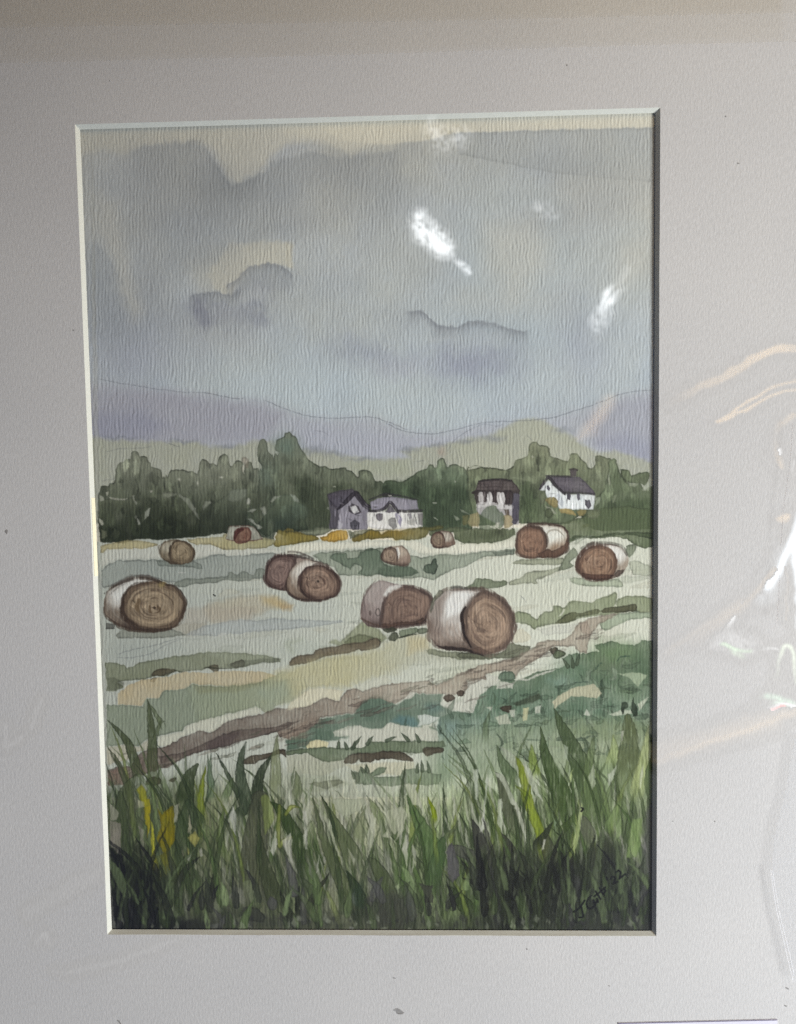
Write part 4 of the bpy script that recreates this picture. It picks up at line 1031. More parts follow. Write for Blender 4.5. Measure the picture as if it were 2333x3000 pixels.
stroke("b1 520,500 535,530 505,560", 8, (96, 78, 56), a=.8, edge=0)
stroke("b1 360,450 345,510 370,570", 14, (106, 88, 64), a=.8, edge=0)
wash("b1 520,305 580,295 580,330 530,340", (146, 130, 84), a=.6, edge=0, soft=4)
bale('centre', "b2 612,560 620,470 650,400 720,310 800,285 900,310 1000,325 1120,370 1200,440 1200,510 1165,590 1150,640 1040,660 900,680 800,680 700,672 640,630",
     "b2 785,600 790,510 820,430 880,350 980,330 1080,350 1170,400 1205,460 1200,530 1165,600 1140,640 1000,655 880,670 790,670", "b2 990,520", (170, 160, 152), (126, 110, 104), (128, 104, 88), (88, 70, 62), .16, 26, 9, 11, 20, sidemix=.35)
wash("b2 800,400 860,330 940,315 960,330 880,370 830,420", (206, 206, 198), a=.8, edge=0, soft=4)
stroke("b2 790,680 785,600 795,500 850,390", 8, (86, 72, 66), a=.6, edge=0, dry=.2, taper=(1, 1, .6))
stroke("b2 620,600 700,640 780,665", 6, (84, 66, 56), a=.7, edge=0, taper=(1, 1, .6))
wash("b2 790,640 880,635 950,628 1060,625 1140,598 1160,612 1120,645 1000,655 880,672 795,672", (88, 66, 54), a=.75, edge=.3, wob=5)
wash("b2 795,690 880,670 920,700 840,718", (58, 60, 44), a=.85, edge=.2, curve=2)
wash("b2 850,740 900,710 930,745 900,785 850,780", (74, 78, 60), a=.8, edge=.3, curve=2)
wash("b2 930,720 960,690 1080,680 1085,720 960,760", (104, 114, 90), a=.75, edge=.2, curve=2)
wash("b2 1080,690 1160,680 1170,710 1100,730", (92, 100, 78), a=.7, edge=.2, curve=2)
stroke("b2 930,760 1020,740 1110,728", 6, (40, 44, 32), a=.7, edge=0, dry=.2)
stroke("b2 690,540 695,580", 8, (84, 72, 66), a=.6, edge=0)
stroke("b2 755,530 752,580", 16, (150, 136, 128), a=.7, edge=.4)
bale('front_right', "b2 1165,630 1180,540 1230,440 1320,375 1450,350 1600,358 b3 180,365 280,400 380,470 430,560 440,660 425,750 390,820 320,870 230,895 140,895 60,880 b2 1500,870 1300,855 1230,810 1180,730",
     "b3 25,560 50,470 110,405 190,380 280,405 370,480 425,570 435,660 420,750 385,820 320,868 250,890 170,880 100,830 50,760 25,660", "b3 225,650", (204, 203, 196), (138, 122, 108), (148, 124, 102), (98, 80, 68), .15, 34, 14, 13, 21, sidemix=.38, foot=.7)
wash("b2 1330,440 1380,385 1500,375 1560,395 1500,480 1440,560 1330,600 1310,520", (208, 208, 202), a=.8, edge=.02, soft=9)
wash("b2 1180,540 1240,440 1330,375 1300,480 1280,600 1300,720 1230,760 1180,700", (120, 106, 96), a=.6, edge=0, soft=10)
stroke("b2 1482,505 1455,560 1460,640 1470,720 1500,780 1530,840", 9, (44, 34, 30), a=.92, taper=(.7, 1, 1, .9, .7, .4), edge=0)
wash("b2 1230,820 1330,830 1480,845 1640,900 1640,915 1500,880 1330,865", (46, 36, 32), a=.8, edge=0, soft=2)
wash("b3 90,850 160,830 240,870 190,895 110,885", (98, 78, 66), a=.7, edge=.1, soft=2)
stroke("b2 1370,345 1430,338 1500,350", 8, (84, 84, 76), a=.7, edge=0, dry=.2, taper=(1, 1, 1))
wash("b2 1200,470 1240,385 1290,365 1305,390 1260,430 1230,470 1215,520 1195,560", (110, 112, 92), a=.6, edge=.3, curve=2)
for xx in (1330, 1380, 1420):
    stroke("b2 %d,640 %d,720 %d,800" % (xx, xx + 12, xx + 50), 5, (176, 162, 148), a=.5, edge=0, dry=.3)

# ------------------------------------------------------------------ the long grass in front
GRS = part('grass', stuff=True)
top = 2220 + 60 * BL + 40 * STR - 60 * sstep(1500, 1900, X)
g0 = sstep(0, 150, Y - top)
yy = np.clip((Y - 2200) / 530, 0, 1)
xx = np.clip((X - 320) / 1600, 0, 1)
def lut(v, xs, cols):
    return np.stack([np.interp(v, xs, [c[k] for c in cols]) for k in range(3)], -1).astype(np.float32)
gtop = lut(xx, [0, .12, .3, .45, .6, .75, 1], [(96, 104, 80), (98, 108, 78), (116, 124, 94), (154, 157, 134), (148, 158, 124), (122, 140, 102), (118, 134, 96)])
gmid = lut(xx, [0, .08, .2, .32, .45, .6, .75, 1], [(70, 72, 60), (66, 72, 50), (92, 98, 66), (96, 100, 76), (122, 126, 100), (110, 124, 84), (84, 98, 62), (96, 108, 76)])
gbot = lut(xx, [0, .1, .25, .4, .55, .7, .85, 1], [(44, 44, 42), (48, 52, 38), (86, 90, 68), (104, 108, 84), (88, 94, 72), (76, 88, 60), (62, 66, 54), (78, 78, 70)])
t1 = np.clip(yy * 2, 0, 1)[..., None]
t2 = np.clip(yy * 2 - 1, 0, 1)[..., None]
gc = (gtop * (1 - t1) + gmid * t1) * (1 - t2) + gbot * t2
gc = gc * (1 + .22 * STR[..., None] + .10 * STR2[..., None] + .06 * BL2[..., None])
al = np.clip(g0 * (.74 + .24 * yy - .22 * np.exp(-((xx - .5) / .14) ** 2) * (1 - yy) + .22 * STR), 0, .96)[..., None]
C[:] = C * (1 - al) + gc * al
L[(g0 * 1.0 > .5)] = GRS
rb = np.random.default_rng(99)
# many thin blades, light and dark, from the root mass upward
for k in range(420):
    bx = rb.uniform(320, 1930)
    u = (bx - 320) / 1600
    by = rb.uniform(2420, 2760)
    ln = rb.uniform(90, 300) * (0.75 + .35 * abs(u - .5) * 2)
    lean = rb.normal(-.16 if u < .6 else -.05, .22)
    bend = rb.normal(-.05, .16)
    p = np.array([[bx, by], [bx + lean * ln * .45, by - ln * .5], [bx + (lean + bend) * ln, by - ln]])
    lv = np.clip((by - ln * .5 - 2250) / 450, 0, 1)
    pick = rb.random()
    if pick < .24 and by - ln < 2330:
        continue
    if pick < .24:
        c = np.array((168, 172, 150)) * (1 - .45 * lv)
        a = .5
    elif pick < .62:
        c = np.array((96, 112, 72)) * (1.06 - .42 * lv)
        a = .5
    elif pick < .9:
        c = np.array((70, 82, 54)) * (1.08 - .4 * lv)
        a = .5
    else:
        c = np.array((120, 136, 92)) * (1.05 - .4 * lv)
        a = .5
    stroke(p, rb.uniform(9, 24), c, a=a, taper=(.5, 1, .1), edge=.12, wob=3, dry=rb.uniform(0, .35))
# fine bristle marks over all of it, lighter and darker than what lies under them
for k in range(900):
    bx = rb.uniform(318, 1932)
    u = (bx - 320) / 1600
    by = rb.uniform(2360, 2745)
    ln = rb.uniform(40, 140)
    lean = rb.normal(-.14 if u < .6 else -.06, .2)
    r_ = int(np.clip(np.searchsorted(rYmin, by - ln * .4), 0, NR - 1))
    c_ = int(np.clip(np.searchsorted(cXmin, bx), 0, NC - 1))
    c = C[r_, c_] * (rb.uniform(.66, .92) if rb.random() < .6 else rb.uniform(1.08, 1.35))
    p = np.array([[bx, by], [bx + lean * ln * .45, by - ln * .5], [bx + (lean + rb.normal(-.04, .1)) * ln, by - ln]])
    stroke(p, rb.uniform(3.5, 9), c, a=rb.uniform(.35, .7), taper=(.4, 1, .15), edge=0, wob=3, dry=rb.uniform(.1, .4))
gz = sstep(2200, 2330, Y)
C *= (1 + gz * (.11 * fbm(60, 311, 3, ax=.07) + .08 * fbm(26, 312, 2, ax=.16) + .05 * GR))[..., None]
ra = np.random.default_rng(17)
for k in range(95):
    bx = ra.uniform(330, 1930)
    by = ra.uniform(2480, 2740)
    ln = ra.uniform(200, 430) * (1.0 if (bx < 760 or bx > 1400) else .72)
    lean = ra.normal(-.20, .16) if ra.random() < .75 else ra.normal(.18, .1)
    c = np.array([(66, 80, 46), (84, 102, 60), (58, 70, 44), (104, 120, 76), (74, 84, 58), (118, 130, 70)][ra.integers(6)])
    q_ = np.array([[bx, by], [bx + lean * ln * .22, by - ln * .4], [bx + lean * ln * .55, by - ln * .75], [bx + lean * ln * 1.05, by - ln]])
    stroke(q_, ra.uniform(9, 22), c, a=ra.uniform(.45, .8), taper=(.7, 1, .75, .4, .04), edge=.2, wob=3.5, dry=ra.uniform(.05, .3), root=.3, mot=.3)
for k in range(170):
    bx = ra.uniform(640, 1300) if ra.random() < .6 else ra.uniform(1300, 1900)
    by = ra.uniform(2370, 2620)
    ln = ra.uniform(60, 190)
    lean = ra.normal(-.16, .16)
    c = np.array((172, 174, 156)) * (1 - .22 * max(0, (by - 2450) / 170))
    q_ = np.array([[bx, by], [bx + lean * ln * .5, by - ln * .5], [bx + lean * ln, by - ln]])
    stroke(q_, ra.uniform(5, 14), c, a=ra.uniform(.35, .72), taper=(.05, 1, .6, .05), edge=.06, wob=3, dry=ra.uniform(.1, .4), mot=.3)
# the blades one can follow, root to tip
GB = []
def blade(sp, w, c, a=.82, **kw):
    GB.append(1)
    a = min(.92, a * .62 + .34)
    w *= .86
    c = (c[0] * .98, c[1] * .99, c[2] * .93)
    stroke(sp, w, c, a=a, key='grass_blade#%d' % len(GB), wob=3.5, **{**dict(taper=(.7, 1, .8, .5, .06), edge=.2, mot=.28, dry=.14, root=.38), **kw})
blade("c1 330,1132 290,850 230,650 150,530 42,420", 38, (72, 80, 54), .75)
blade("c1 480,1132 420,830 415,600 395,400 380,250", 40, (70, 78, 50), .7)
blade("c1 400,700 440,560 480,450 520,430", 18, (84, 94, 64), .5)
blade("c1 530,520 460,400 375,265", 22, (88, 98, 68), .55, dry=.35)
blade("c1 250,1132 210,980 140,800 45,640", 28, (80, 86, 62), .7)
blade("c1 200,1132 180,900 60,690", 20, (86, 92, 70), .5, dry=.3)
blade("d1 230,400 c1 190,1132 220,980 280,880", 70, (76, 84, 58), .6, taper=(1, 1, .6, .1))
blade("d1 880,240 c1 820,1132 830,950 858,810", 26, (120, 130, 44), .85, base=(108, 120, 50))
blade("c1 690,1180 690,1050 720,900 790,790", 62, (56, 66, 42), .75, taper=(1, 1, .7, .15))
blade("d1 1210,330 1130,150 c1 1180,1132 1080,950 950,700", 42, (58, 68, 50), .85)
blade("d1 1260,150 c1 1215,1132 1150,920 1150,740 1195,605", 46, (66, 76, 60), .85)
blade("d1 1200,300 1270,100 c1 1290,1132 1290,960 1340,810 1420,700", 56, (56, 64, 48), .88)
blade("c1 1440,1132 1435,900 1440,700 1450,550", 44, (108, 114, 84), .55)
blade("c1 1600,1132 1620,960 1605,850", 34, (100, 108, 80), .6)
blade("c1 1000,1132 1050,980 1090,900", 30, (84, 100, 66), .6)
blade("c1 880,1132 900,960 870,700", 26, (92, 108, 84), .5)
blade("c1 930,1050 890,880 905,700", 26, (90, 106, 86), .5)
blade("d1 1290,1080 1250,700 1270,350 1310,0", 96, (76, 78, 64), .7, taper=(1, 1, .9, .6))
blade("d1 1520,1080 1420,800 1340,520 1300,250", 64, (64, 70, 50), .75)
blade("d1 1600,1060 1540,930 1470,760", 34, (50, 54, 42), .8)
blade("d1 880,1010 920,720 940,560", 26, (50, 52, 42), .85)
blade("d1 1000,920 960,760 890,640", 24, (66, 70, 54), .7)
blade("d1 600,780 680,600 812,480", 28, (50, 53, 44), .85)
blade("d1 545,820 600,640 690,470", 30, (70, 78, 42), .7)
blade("d1 1110,370 1040,220 920,50", 16, (72, 80, 58), .7)
blade("d1 1100,600 990,400 985,200 1010,60", 30, (94, 108, 66), .6)
blade("d1 830,250 760,120 700,0", 50, (62, 74, 54), .7)
blade("d1 700,480 660,280 690,100 700,0", 46, (66, 78, 54), .65)
blade("d1 170,560 150,300 160,100 150,-40", 60, (72, 80, 58), .7, taper=(1, 1, .8, .3))
blade("d2 230,745 130,450 45,250 -60,90 -140,20", 58, (56, 70, 38), .85)
blade("d2 110,1080 95,850 105,720", 24, (40, 42, 35), .85)
blade("d2 140,1050 215,830 360,612", 30, (54, 56, 44), .88)
blade("d2 580,1070 470,720 330,400 215,-10", 54, (80, 88, 62), .75)
blade("d2 600,680 520,420 440,270 290,-10", 66, (84, 92, 66), .78)
blade("d2 640,1080 600,820 500,600", 64, (50, 60, 42), .7)
blade("d2 880,1080 830,740 740,560 680,480", 62, (72, 80, 56), .7)
blade("d2 1090,1060 990,680 930,380", 50, (78, 92, 62), .6)
blade("d2 1180,640 1230,480 1130,260 1000,-20", 84, (80, 100, 62), .68)
blade("d2 1190,880 1220,640 1280,400 1310,300", 60, (70, 88, 58), .7)
blade("d2 1215,210 1220,110 1170,-20", 22, (122, 136, 26), .88)
blade("d2 1580,1010 1450,850 1325,708", 58, (54, 64, 42), .8)
blade("d2 820,240 740,100 690,0", 40, (116, 126, 92), .5)
blade("d2 1330,330 1390,250 1425,165", 16, (92, 100, 72), .6)
blade("d2 1300,340 1350,280 1410,260", 18, (96, 106, 78), .55)
blade("d2 600,400 600,250 660,60", 36, (120, 126, 100), .5)
blade("d2 160,420 200,250 220,180", 40, (124, 130, 104), .5)
blade("d3 740,640 680,500 660,300 610,160 550,-10 c3 540,960 500,810 452,725", 34, (116, 128, 40), .8, taper=(.4, .8, 1, 1, .9, .15), base=(132, 146, 50))
blade("c3 580,1132 530,1030 450,960", 20, (104, 120, 40), .7)
blade("d3 555,380 450,180 380,0 c3 340,930 300,860", 60, (80, 84, 68), .8)
blade("c3 500,1000 400,860 340,760 298,630", 44, (84, 98, 72), .75)
blade("d3 850,250 c3 860,1132 780,900 700,700 665,480", 72, (60, 76, 42), .78)
blade("d3 980,200 c3 1080,1132 1010,850 930,650 840,480 775,330", 80, (68, 82, 54), .78)
blade("d3 1060,380 c3 1100,1132 1060,940 1080,700 1110,560", 56, (96, 110, 76), .55)
blade("c3 1380,1180 1385,800 1400,560 1385,400", 74, (86, 94, 64), .72, taper=(1, 1, .8, .3))
blade("c3 1440,1132 1500,850 1560,470", 56, (158, 165, 122), .65)
blade("c3 1225,850 1272,680 1262,545", 42, (146, 158, 108), .6)
blade("c3 1600,1132 1560,900 1590,700", 40, (92, 106, 74), .7)
blade("c3 640,940 600,780 590,620", 40, (120, 136, 66), .6)
blade("c3 200,640 215,460 245,350", 26, (92, 106, 80), .5)
blade("d3 430,490 380,380 315,265", 46, (62, 62, 55), .85)
blade("d3 210,520 150,320 88,160", 50, (64, 64, 60), .9)
blade("d3 180,520 80,470 -60,410 -100,390", 46, (78, 78, 74), .8)
blade("d3 280,800 160,720 10,650", 26, (46, 46, 42), .85)
blade("d3 600,440 680,320 768,180", 34, (50, 55, 42), .85)
blade("d3 800,300 900,200 945,120", 30, (66, 80, 44), .6)
blade("d3 800,600 730,420 720,300", 60, (64, 66, 54), .7)
blade("d3 1040,420 1050,250 1015,140", 56, (92, 94, 82), .75)
blade("d3 1220,300 1280,150 1330,0", 50, (112, 128, 88), .6)
for k in range(34):
    bx = ra.uniform(330, 1930)
    by = ra.uniform(2500, 2740)
    ln = ra.uniform(200, 420) * (1.0 if (bx < 760 or bx > 1400) else .7)
    lean = ra.normal(-.22, .14) if ra.random() < .8 else ra.normal(.2, .1)
    c = np.array([(64, 80, 44), (82, 102, 58), (56, 68, 42), (112, 126, 66)][ra.integers(4)])
    q_ = np.array([[bx, by], [bx + lean * ln * .2, by - ln * .4], [bx + lean * ln * .55, by - ln * .75], [bx + lean * ln * 1.1, by - ln]])
    stroke(q_, ra.uniform(9, 20), c, a=ra.uniform(.5, .8), taper=(.7, 1, .75, .4, .04), edge=.2, wob=3, dry=ra.uniform(.05, .25), root=.3, mot=.3)
# yellow flags of colour on the left
for i, (sp, c) in enumerate([("d1 340,0 395,0 402,180 378,320 358,200", (158, 146, 28)), ("d1 402,170 430,300 456,500 422,650 405,420", (166, 164, 48)),
                             ("d1 460,85 490,130 590,60 605,250 600,330 560,420 548,505 520,470 450,330 490,220", (122, 112, 20)), ("c1 290,1000 330,960 390,1090 390,1140 340,1140", (140, 138, 40)),
                             ("d1 705,320 770,270 805,330 770,400", (150, 146, 84)), ("d1 700,400 730,450 710,480", (150, 148, 90)),
                             ("d1 440,480 560,440 560,600 470,700", (98, 98, 40))]):
    wash(sp, c, a=.8, edge=.18, soft=2, wob=5, mot=.3, key='grass_blade#yellow%d' % i, streak=.2)
stroke("d1 1520,130 1570,70 1640,70", 14, (134, 142, 66), a=.7, edge=.3)
stroke("d1 1470,60 1460,250 1470,390 1500,350 1570,320", 13, (134, 142, 70), a=.6, edge=.3, taper=(.8, 1, 1, 1, .6))
stroke("d1 1350,0 1380,150 1350,300", 34, (124, 138, 70), a=.5, edge=.1)
# paper left between the blades
GAP = dict(edge=.08, ew=2, soft=1.4, wob=4, mot=.3, streak=.1)
for sp, c in [("d2 680,465 668,300 710,110 742,160 720,350", (166, 168, 148)), ("d2 960,420 985,290 1012,370 995,575", (172, 172, 156)), ("d2 1045,490 1065,530 1040,610", (168, 170, 152)),
              ("d2 318,120 350,200 460,520 470,580 370,320 310,160", (166, 168, 146)), ("d2 140,410 135,300 190,220", (164, 166, 148)), ("d2 1650,0 1640,250 1605,285", (178, 180, 166)),
              ("d2 800,310 840,250 900,375 930,230 980,150 970,260 910,350 860,330", (158, 160, 138)), ("d2 130,180 140,60 220,60 200,170", (156, 158, 138)),
              ("d2 820,100 960,60 1010,140 900,300 850,230", (158, 160, 138)), ("d2 370,0 640,0 600,100 480,160 410,90", (150, 154, 132)),
              ("d2 560,560 500,400 570,500", (150, 152, 132)), ("d2 240,620 270,460 262,600", (160, 162, 146)), ("d2 920,800 905,720 930,700 940,790", (140, 150, 116)),
              ("d2 520,1060 560,1070 560,1085 520,1085", (150, 150, 146)), ("d2 450,960 530,950 560,1040 450,1030", (128, 132, 104)),
              ("d2 810,780 850,920 840,940", (134, 148, 108)), ("d2 350,820 370,860 362,920", (150, 156, 128)),
              ("d3 195,0 205,100 180,290 165,265", (180, 182, 168)), ("d3 310,0 345,0 350,200 340,270 303,200", (178, 182, 164)), ("d3 430,0 470,30 520,200 548,370 490,200", (176, 178, 162)),
              ("d3 735,60 795,200 790,280 760,120", (126, 142, 114)), ("d3 1002,28 1014,100 975,340 945,470 928,380", (158, 168, 116)), ("d3 1330,130 1332,300 1285,345 1290,230", (130, 146, 102)),
              ("d3 1430,170 1512,158 1485,400 1450,490 1378,480 1400,300", (118, 136, 86)), ("d3 670,430 690,340 708,340 690,415", (190, 190, 176)), ("d3 120,590 250,650 252,755 110,720", (120, 123, 108)),
              ("d3 1450,690 1500,700 1490,890 1410,885 1405,720", (104, 104, 98)), ("d3 220,800 260,870 265,910 240,880", (116, 128, 92)), ("d3 280,500 330,520 370,620 320,600", (88, 104, 68)),
              ("c3 510,775 570,820 640,1000 690,1100 620,1040 560,940", (168, 172, 154)), ("c3 330,640 460,720 480,860 400,780", (150, 156, 136)), ("c3 280,860 350,870 470,1132 430,1132 340,940", (170, 174, 156)),
              ("c3 740,640 830,640 850,900 780,780", (140, 150, 124)), ("c3 855,620 890,650 895,770 875,740", (160, 168, 148)), ("c3 1230,980 1222,880 1300,800 1270,900", (172, 176, 160)),
              ("c3 1060,900 1110,780 1120,950 1090,1000", (158, 164, 142)), ("c3 900,950 895,900 935,820 920,900", (166, 178, 124)), ("c3 1480,1000 1490,860 1520,780 1500,950", (176, 180, 156)),
              ("c3 195,1132 215,900 230,930 210,1132", (170, 174, 160)), ("c3 110,850 150,830 140,1060 120,1050", (156, 162, 146)), ("c3 1330,515 1360,510 1330,620", (170, 172, 156)),
              ("c2 980,960 1030,950 1095,1040 1100,1132 1050,1132", (168, 170, 148)), ("c2 1545,830 1590,830 1580,1080 1560,1080", (160, 166, 148)),
              ("d1 1035,170 1080,60 1115,140 1110,310 1060,230", (166, 168, 158)), ("d1 1390,430 1440,240 1450,380 1420,480", (172, 172, 160)), ("d1 1490,350 1570,280 1580,560 1530,450", (168, 168, 154)),
              ("d1 1665,100 1698,100 1698,420 1680,420", (172, 172, 160)), ("d1 290,10 345,20 350,70 300,80", (150, 150, 124)), ("d1 300,220 340,260 355,440 340,500", (136, 134, 118)),
              ("d1 65,180 150,200 155,480 110,440 70,390", (132, 126, 116)), ("d1 60,20 140,120 120,180 70,180", (146, 144, 130)), ("d1 720,130 745,240 710,290", (156, 152, 130)),
              ("d1 600,60 640,40 620,190 595,200", (150, 150, 134)), ("d1 695,480 740,450 720,520", (160, 160, 148)), ("d1 805,440 825,400 835,470 815,480", (160, 158, 148)),
              ("d1 770,520 790,560 785,600 768,570", (150, 150, 128)), ("d1 1165,690 1230,660 1310,900 1240,880", (104, 112, 84)), ("d1 1190,480 1230,660 1215,660", (130, 136, 120)),
              ("d1 555,960 590,880 640,980 600,985", (120, 126, 104)), ("d1 920,960 935,820 1000,930 950,980", (110, 116, 92)), ("d1 1100,720 1170,760 1180,880 1050,820", (108, 110, 96)),
              ("d1 80,940 110,1080 90,1080", (140, 146, 120)), ("d1 870,1050 960,1030 990,1060 930,1080", (128, 130, 122)), ("d1 1120,990 1180,960 1200,1050 1130,1060", (128, 132, 104)),
              ("d1 150,490 165,570 145,520", (170, 166, 156)), ("d1 1250,750 1290,860 1270,840", (130, 138, 104))]:
    wash(sp, c, a=.72, **GAP)
# the dark roots
ROOT = dict(edge=0, soft=20, wob=16, mot=.35, streak=.22)
wash("d1 60,380 160,520 300,620 420,600 445,900 500,1000 800,1000 900,1060 900,1100 100,1100", (30, 30, 29), a=.88, col2=(42, 44, 37), axis='x', lo=330, hi=600, **{**ROOT, 'soft': 10})
wash("d1 230,380 400,400 420,620 300,700 200,600", (44, 48, 34), a=.5, **ROOT)
wash("d1 500,1010 900,960 1020,900 1700,1040 1700,1100 400,1100", (56, 57, 52), a=.5, **ROOT)
wash("d2 0,1000 450,940 650,860 850,780 1060,860 1100,1000 1400,1010 1600,900 1700,800 1700,1100 0,1100", (48, 50, 43), a=.42, **ROOT)
wash("d2 690,780 900,790 960,900 1000,1080 720,1080 650,900", (62, 62, 56), a=.5, **ROOT)
wash("d3 90,560 200,420 320,440 420,490 560,420 620,460 700,520 870,520 1060,420 1200,290 1300,360 1400,530 1560,640 1600,1095 60,1095 260,850 250,700", (48, 50, 43), a=.5, **{**ROOT, 'soft': 22})
wash("d3 580,520 700,560 860,520 960,600 900,760 640,820", (48, 54, 42), a=.55, **ROOT)
wash("d3 1060,420 1200,300 1290,420 1260,540 1100,600", (52, 56, 42), a=.55, **ROOT)
wash("d3 260,820 420,780 560,880 560,1060 300,1060", (36, 37, 35), a=.6, **ROOT)
wash("d3 1540,100 1610,0 1610,640 1480,620", (86, 84, 84), a=.6, edge=0, soft=8, wob=8)
wash("d3 950,640 1010,620 1040,760 990,900 940,860", (84, 82, 84), a=.6, edge=0, soft=9, wob=9)
wash("d3 1420,690 1510,700 1560,690 1570,890 1420,880", (98, 98, 94), a=.65, edge=.1, soft=3, wob=6)
wash("d3 1420,910 1580,930 1580,1000 1480,980", (50, 50, 48), a=.5, edge=0, soft=8)
wash("d1 1160,900 1280,905 1355,990 1300,1030 1200,985", (60, 62, 53), a=.8, edge=.2, curve=2)
wash("d2 1330,400 1372,358 1430,530 1432,640 1380,705 1338,620", (88, 86, 86), a=.88, edge=.2, wob=6)
wash("d2 1100,705 1210,720 1210,860 1150,860 1130,760", (64, 64, 56), a=.75, edge=.1, wob=8)
wash("d2 540,760 630,680 640,800 640,900 560,880", (48, 60, 46), a=.6, edge=0, soft=8)
wash("d2 525,800 560,780 575,880 545,860", (104, 110, 110), a=.4, edge=0, soft=5)
blob("d1 1120,800", 34, 30, (120, 120, 108), .5, wob=20)
wash("d1 50,380 170,540 300,640 420,640 445,900 480,1000 700,1040 700,1110 60,1110", (32, 32, 31), a=.62, edge=0, soft=14, wob=14, mot=.35, streak=.3)
wash("d3 260,700 420,640 600,640 760,560 1000,560 1250,420 1400,560 1560,660 1600,1095 200,1095", (40, 42, 37), a=.4, edge=0, soft=22, wob=18, mot=.5, streak=.35)
rr = np.random.default_rng(5)
for k in range(190):
    zone = rr.random()
    bx = rr.uniform(1400, 1915) if zone < .52 else (rr.uniform(325, 520) if zone < .74 else rr.uniform(520, 1400))
    by = rr.uniform(2600, 2740)
    ln = rr.uniform(50, 190) * (1.15 if bx > 1400 or bx < 520 else .6)
    lean = rr.normal(-.12, .35)
    mid = 520 < bx < 1400
    c = (1.35 if mid else 1.0) * np.array([(40, 42, 36), (52, 58, 42), (60, 60, 58), (66, 78, 50), (34, 34, 33), (92, 104, 74)][rr.integers(6)])
    p = np.array([[bx, by], [bx + lean * ln * .35, by - ln * .5], [bx + lean * ln, by - ln]])
    stroke(p, rr.uniform(10, 30), c, a=rr.uniform(.45, .8), taper=(.8, 1, .6, .05), edge=.18, wob=4, dry=rr.uniform(0, .25), mot=.3)
# ragged pale nicks along the lower rim where the paint stops short of the tape
for k in range(70):
    bx = rb.uniform(330, 1920)
    by = rb.uniform(2690, 2726)
    w_ = rb.uniform(6, 20)
    h_ = rb.uniform(5, 22)
    p = np.array([[bx, by], [bx + w_ * .4, by - h_], [bx + w_, by - h_ * .2], [bx + w_ * .7, by + h_ * .6]])
    wash(p, (128, 132, 116) if rb.random() < .5 else (50, 50, 48), a=.5, edge=0, soft=2, wob=5)
for k in range(120):
    bx = rb.uniform(1400, 1920)
    by = rb.uniform(2520, 2715)
    w_, h_ = rb.uniform(4, 12), rb.uniform(10, 34)
    p = np.array([[bx, by], [bx + w_ * .5, by - h_], [bx + w_, by], [bx + w_ * .4, by + h_]])
    wash(p, (104, 112, 88) if rb.random() < .4 else (44, 46, 40), a=.4, edge=0, soft=2, wob=6)
# unpainted left rim of the sheet
wash("a1 -30,-2600 20,-300 28,400 30,1132 b1 50,300 70,700 75,1132 c1 36,300 46,900 d1 60,300 78,800 110,1060 100,1100 20,1100 c1 0,0 a1 -20,0", (160, 160, 152), a=.35, edge=.05, wob=5)

# ------------------------------------------------------------------ the signature
INK = (26, 26, 26)
NINK = [0]
def ink(sp, w=5.6):
    k = NINK[0]
    NINK[0] += 1
    nm = 'signature#' + ('initial' if k < 2 else "surname" if k < 9 else "year" if k < 14 else 'dot')
    stroke(sp, w, INK, a=.97, taper=(.8, 1, .9), edge=0, wob=.8, key=nm, mot=.05)
for sp in ["d3 935,938 985,905 1030,842", "d3 1000,885 1008,930 1014,978 985,985", "d3 1088,802 1060,825 1044,870 1058,908 1090,905 1112,882",
           "d3 1104,838 1106,868 1128,858 1132,828", "d3 1132,828 1142,858", "d3 1118,766 1140,800 1160,832", "d3 1148,738 1168,770 1190,800", "d3 1108,810 1150,778 1192,742",
           "d3 1202,732 1184,746 1202,762 1188,782", "d3 1208,650 1216,672", "d3 1244,668 1256,645 1276,652 1276,680 1264,706", "d3 1264,706 1302,688",
           "d3 1288,612 1308,595 1326,610 1322,640 1314,664", "d3 1314,664 1366,624"]:
    ink(sp)
ink("d3 1003,75 1015,85 1000,105", 6)
# ------------------------------------------------------------------ materials
def mat(name):
    m = bpy.data.materials.new(name)
    m.use_nodes = True
    m.node_tree.nodes.clear()
    return m, m.node_tree


def principled(t, rough=.8, spec=.3):
    b = N(t, 'ShaderNodeBsdfPrincipled')
    b.inputs['Roughness'].default_value = rough
    b.inputs['Specular IOR Level'].default_value = spec
    o = N(t, 'ShaderNodeOutputMaterial')
    t.links.new(b.outputs[0], o.inputs[0])
    return b


def noise(t, vec, scale, detail=3.0, rough=.55, stretch=None):
    n = N(t, 'ShaderNodeTexNoise')
    n.inputs['Scale'].default_value = scale
    n.inputs['Detail'].default_value = detail
    n.inputs['Roughness'].default_value = rough
    if stretch:
        mp = N(t, 'ShaderNodeMapping')
        mp.inputs['Scale'].default_value = stretch
        t.links.new(vec, mp.inputs[0])
        vec = mp.outputs[0]
    t.links.new(vec, n.inputs['Vector'])
    return n.outputs[0]


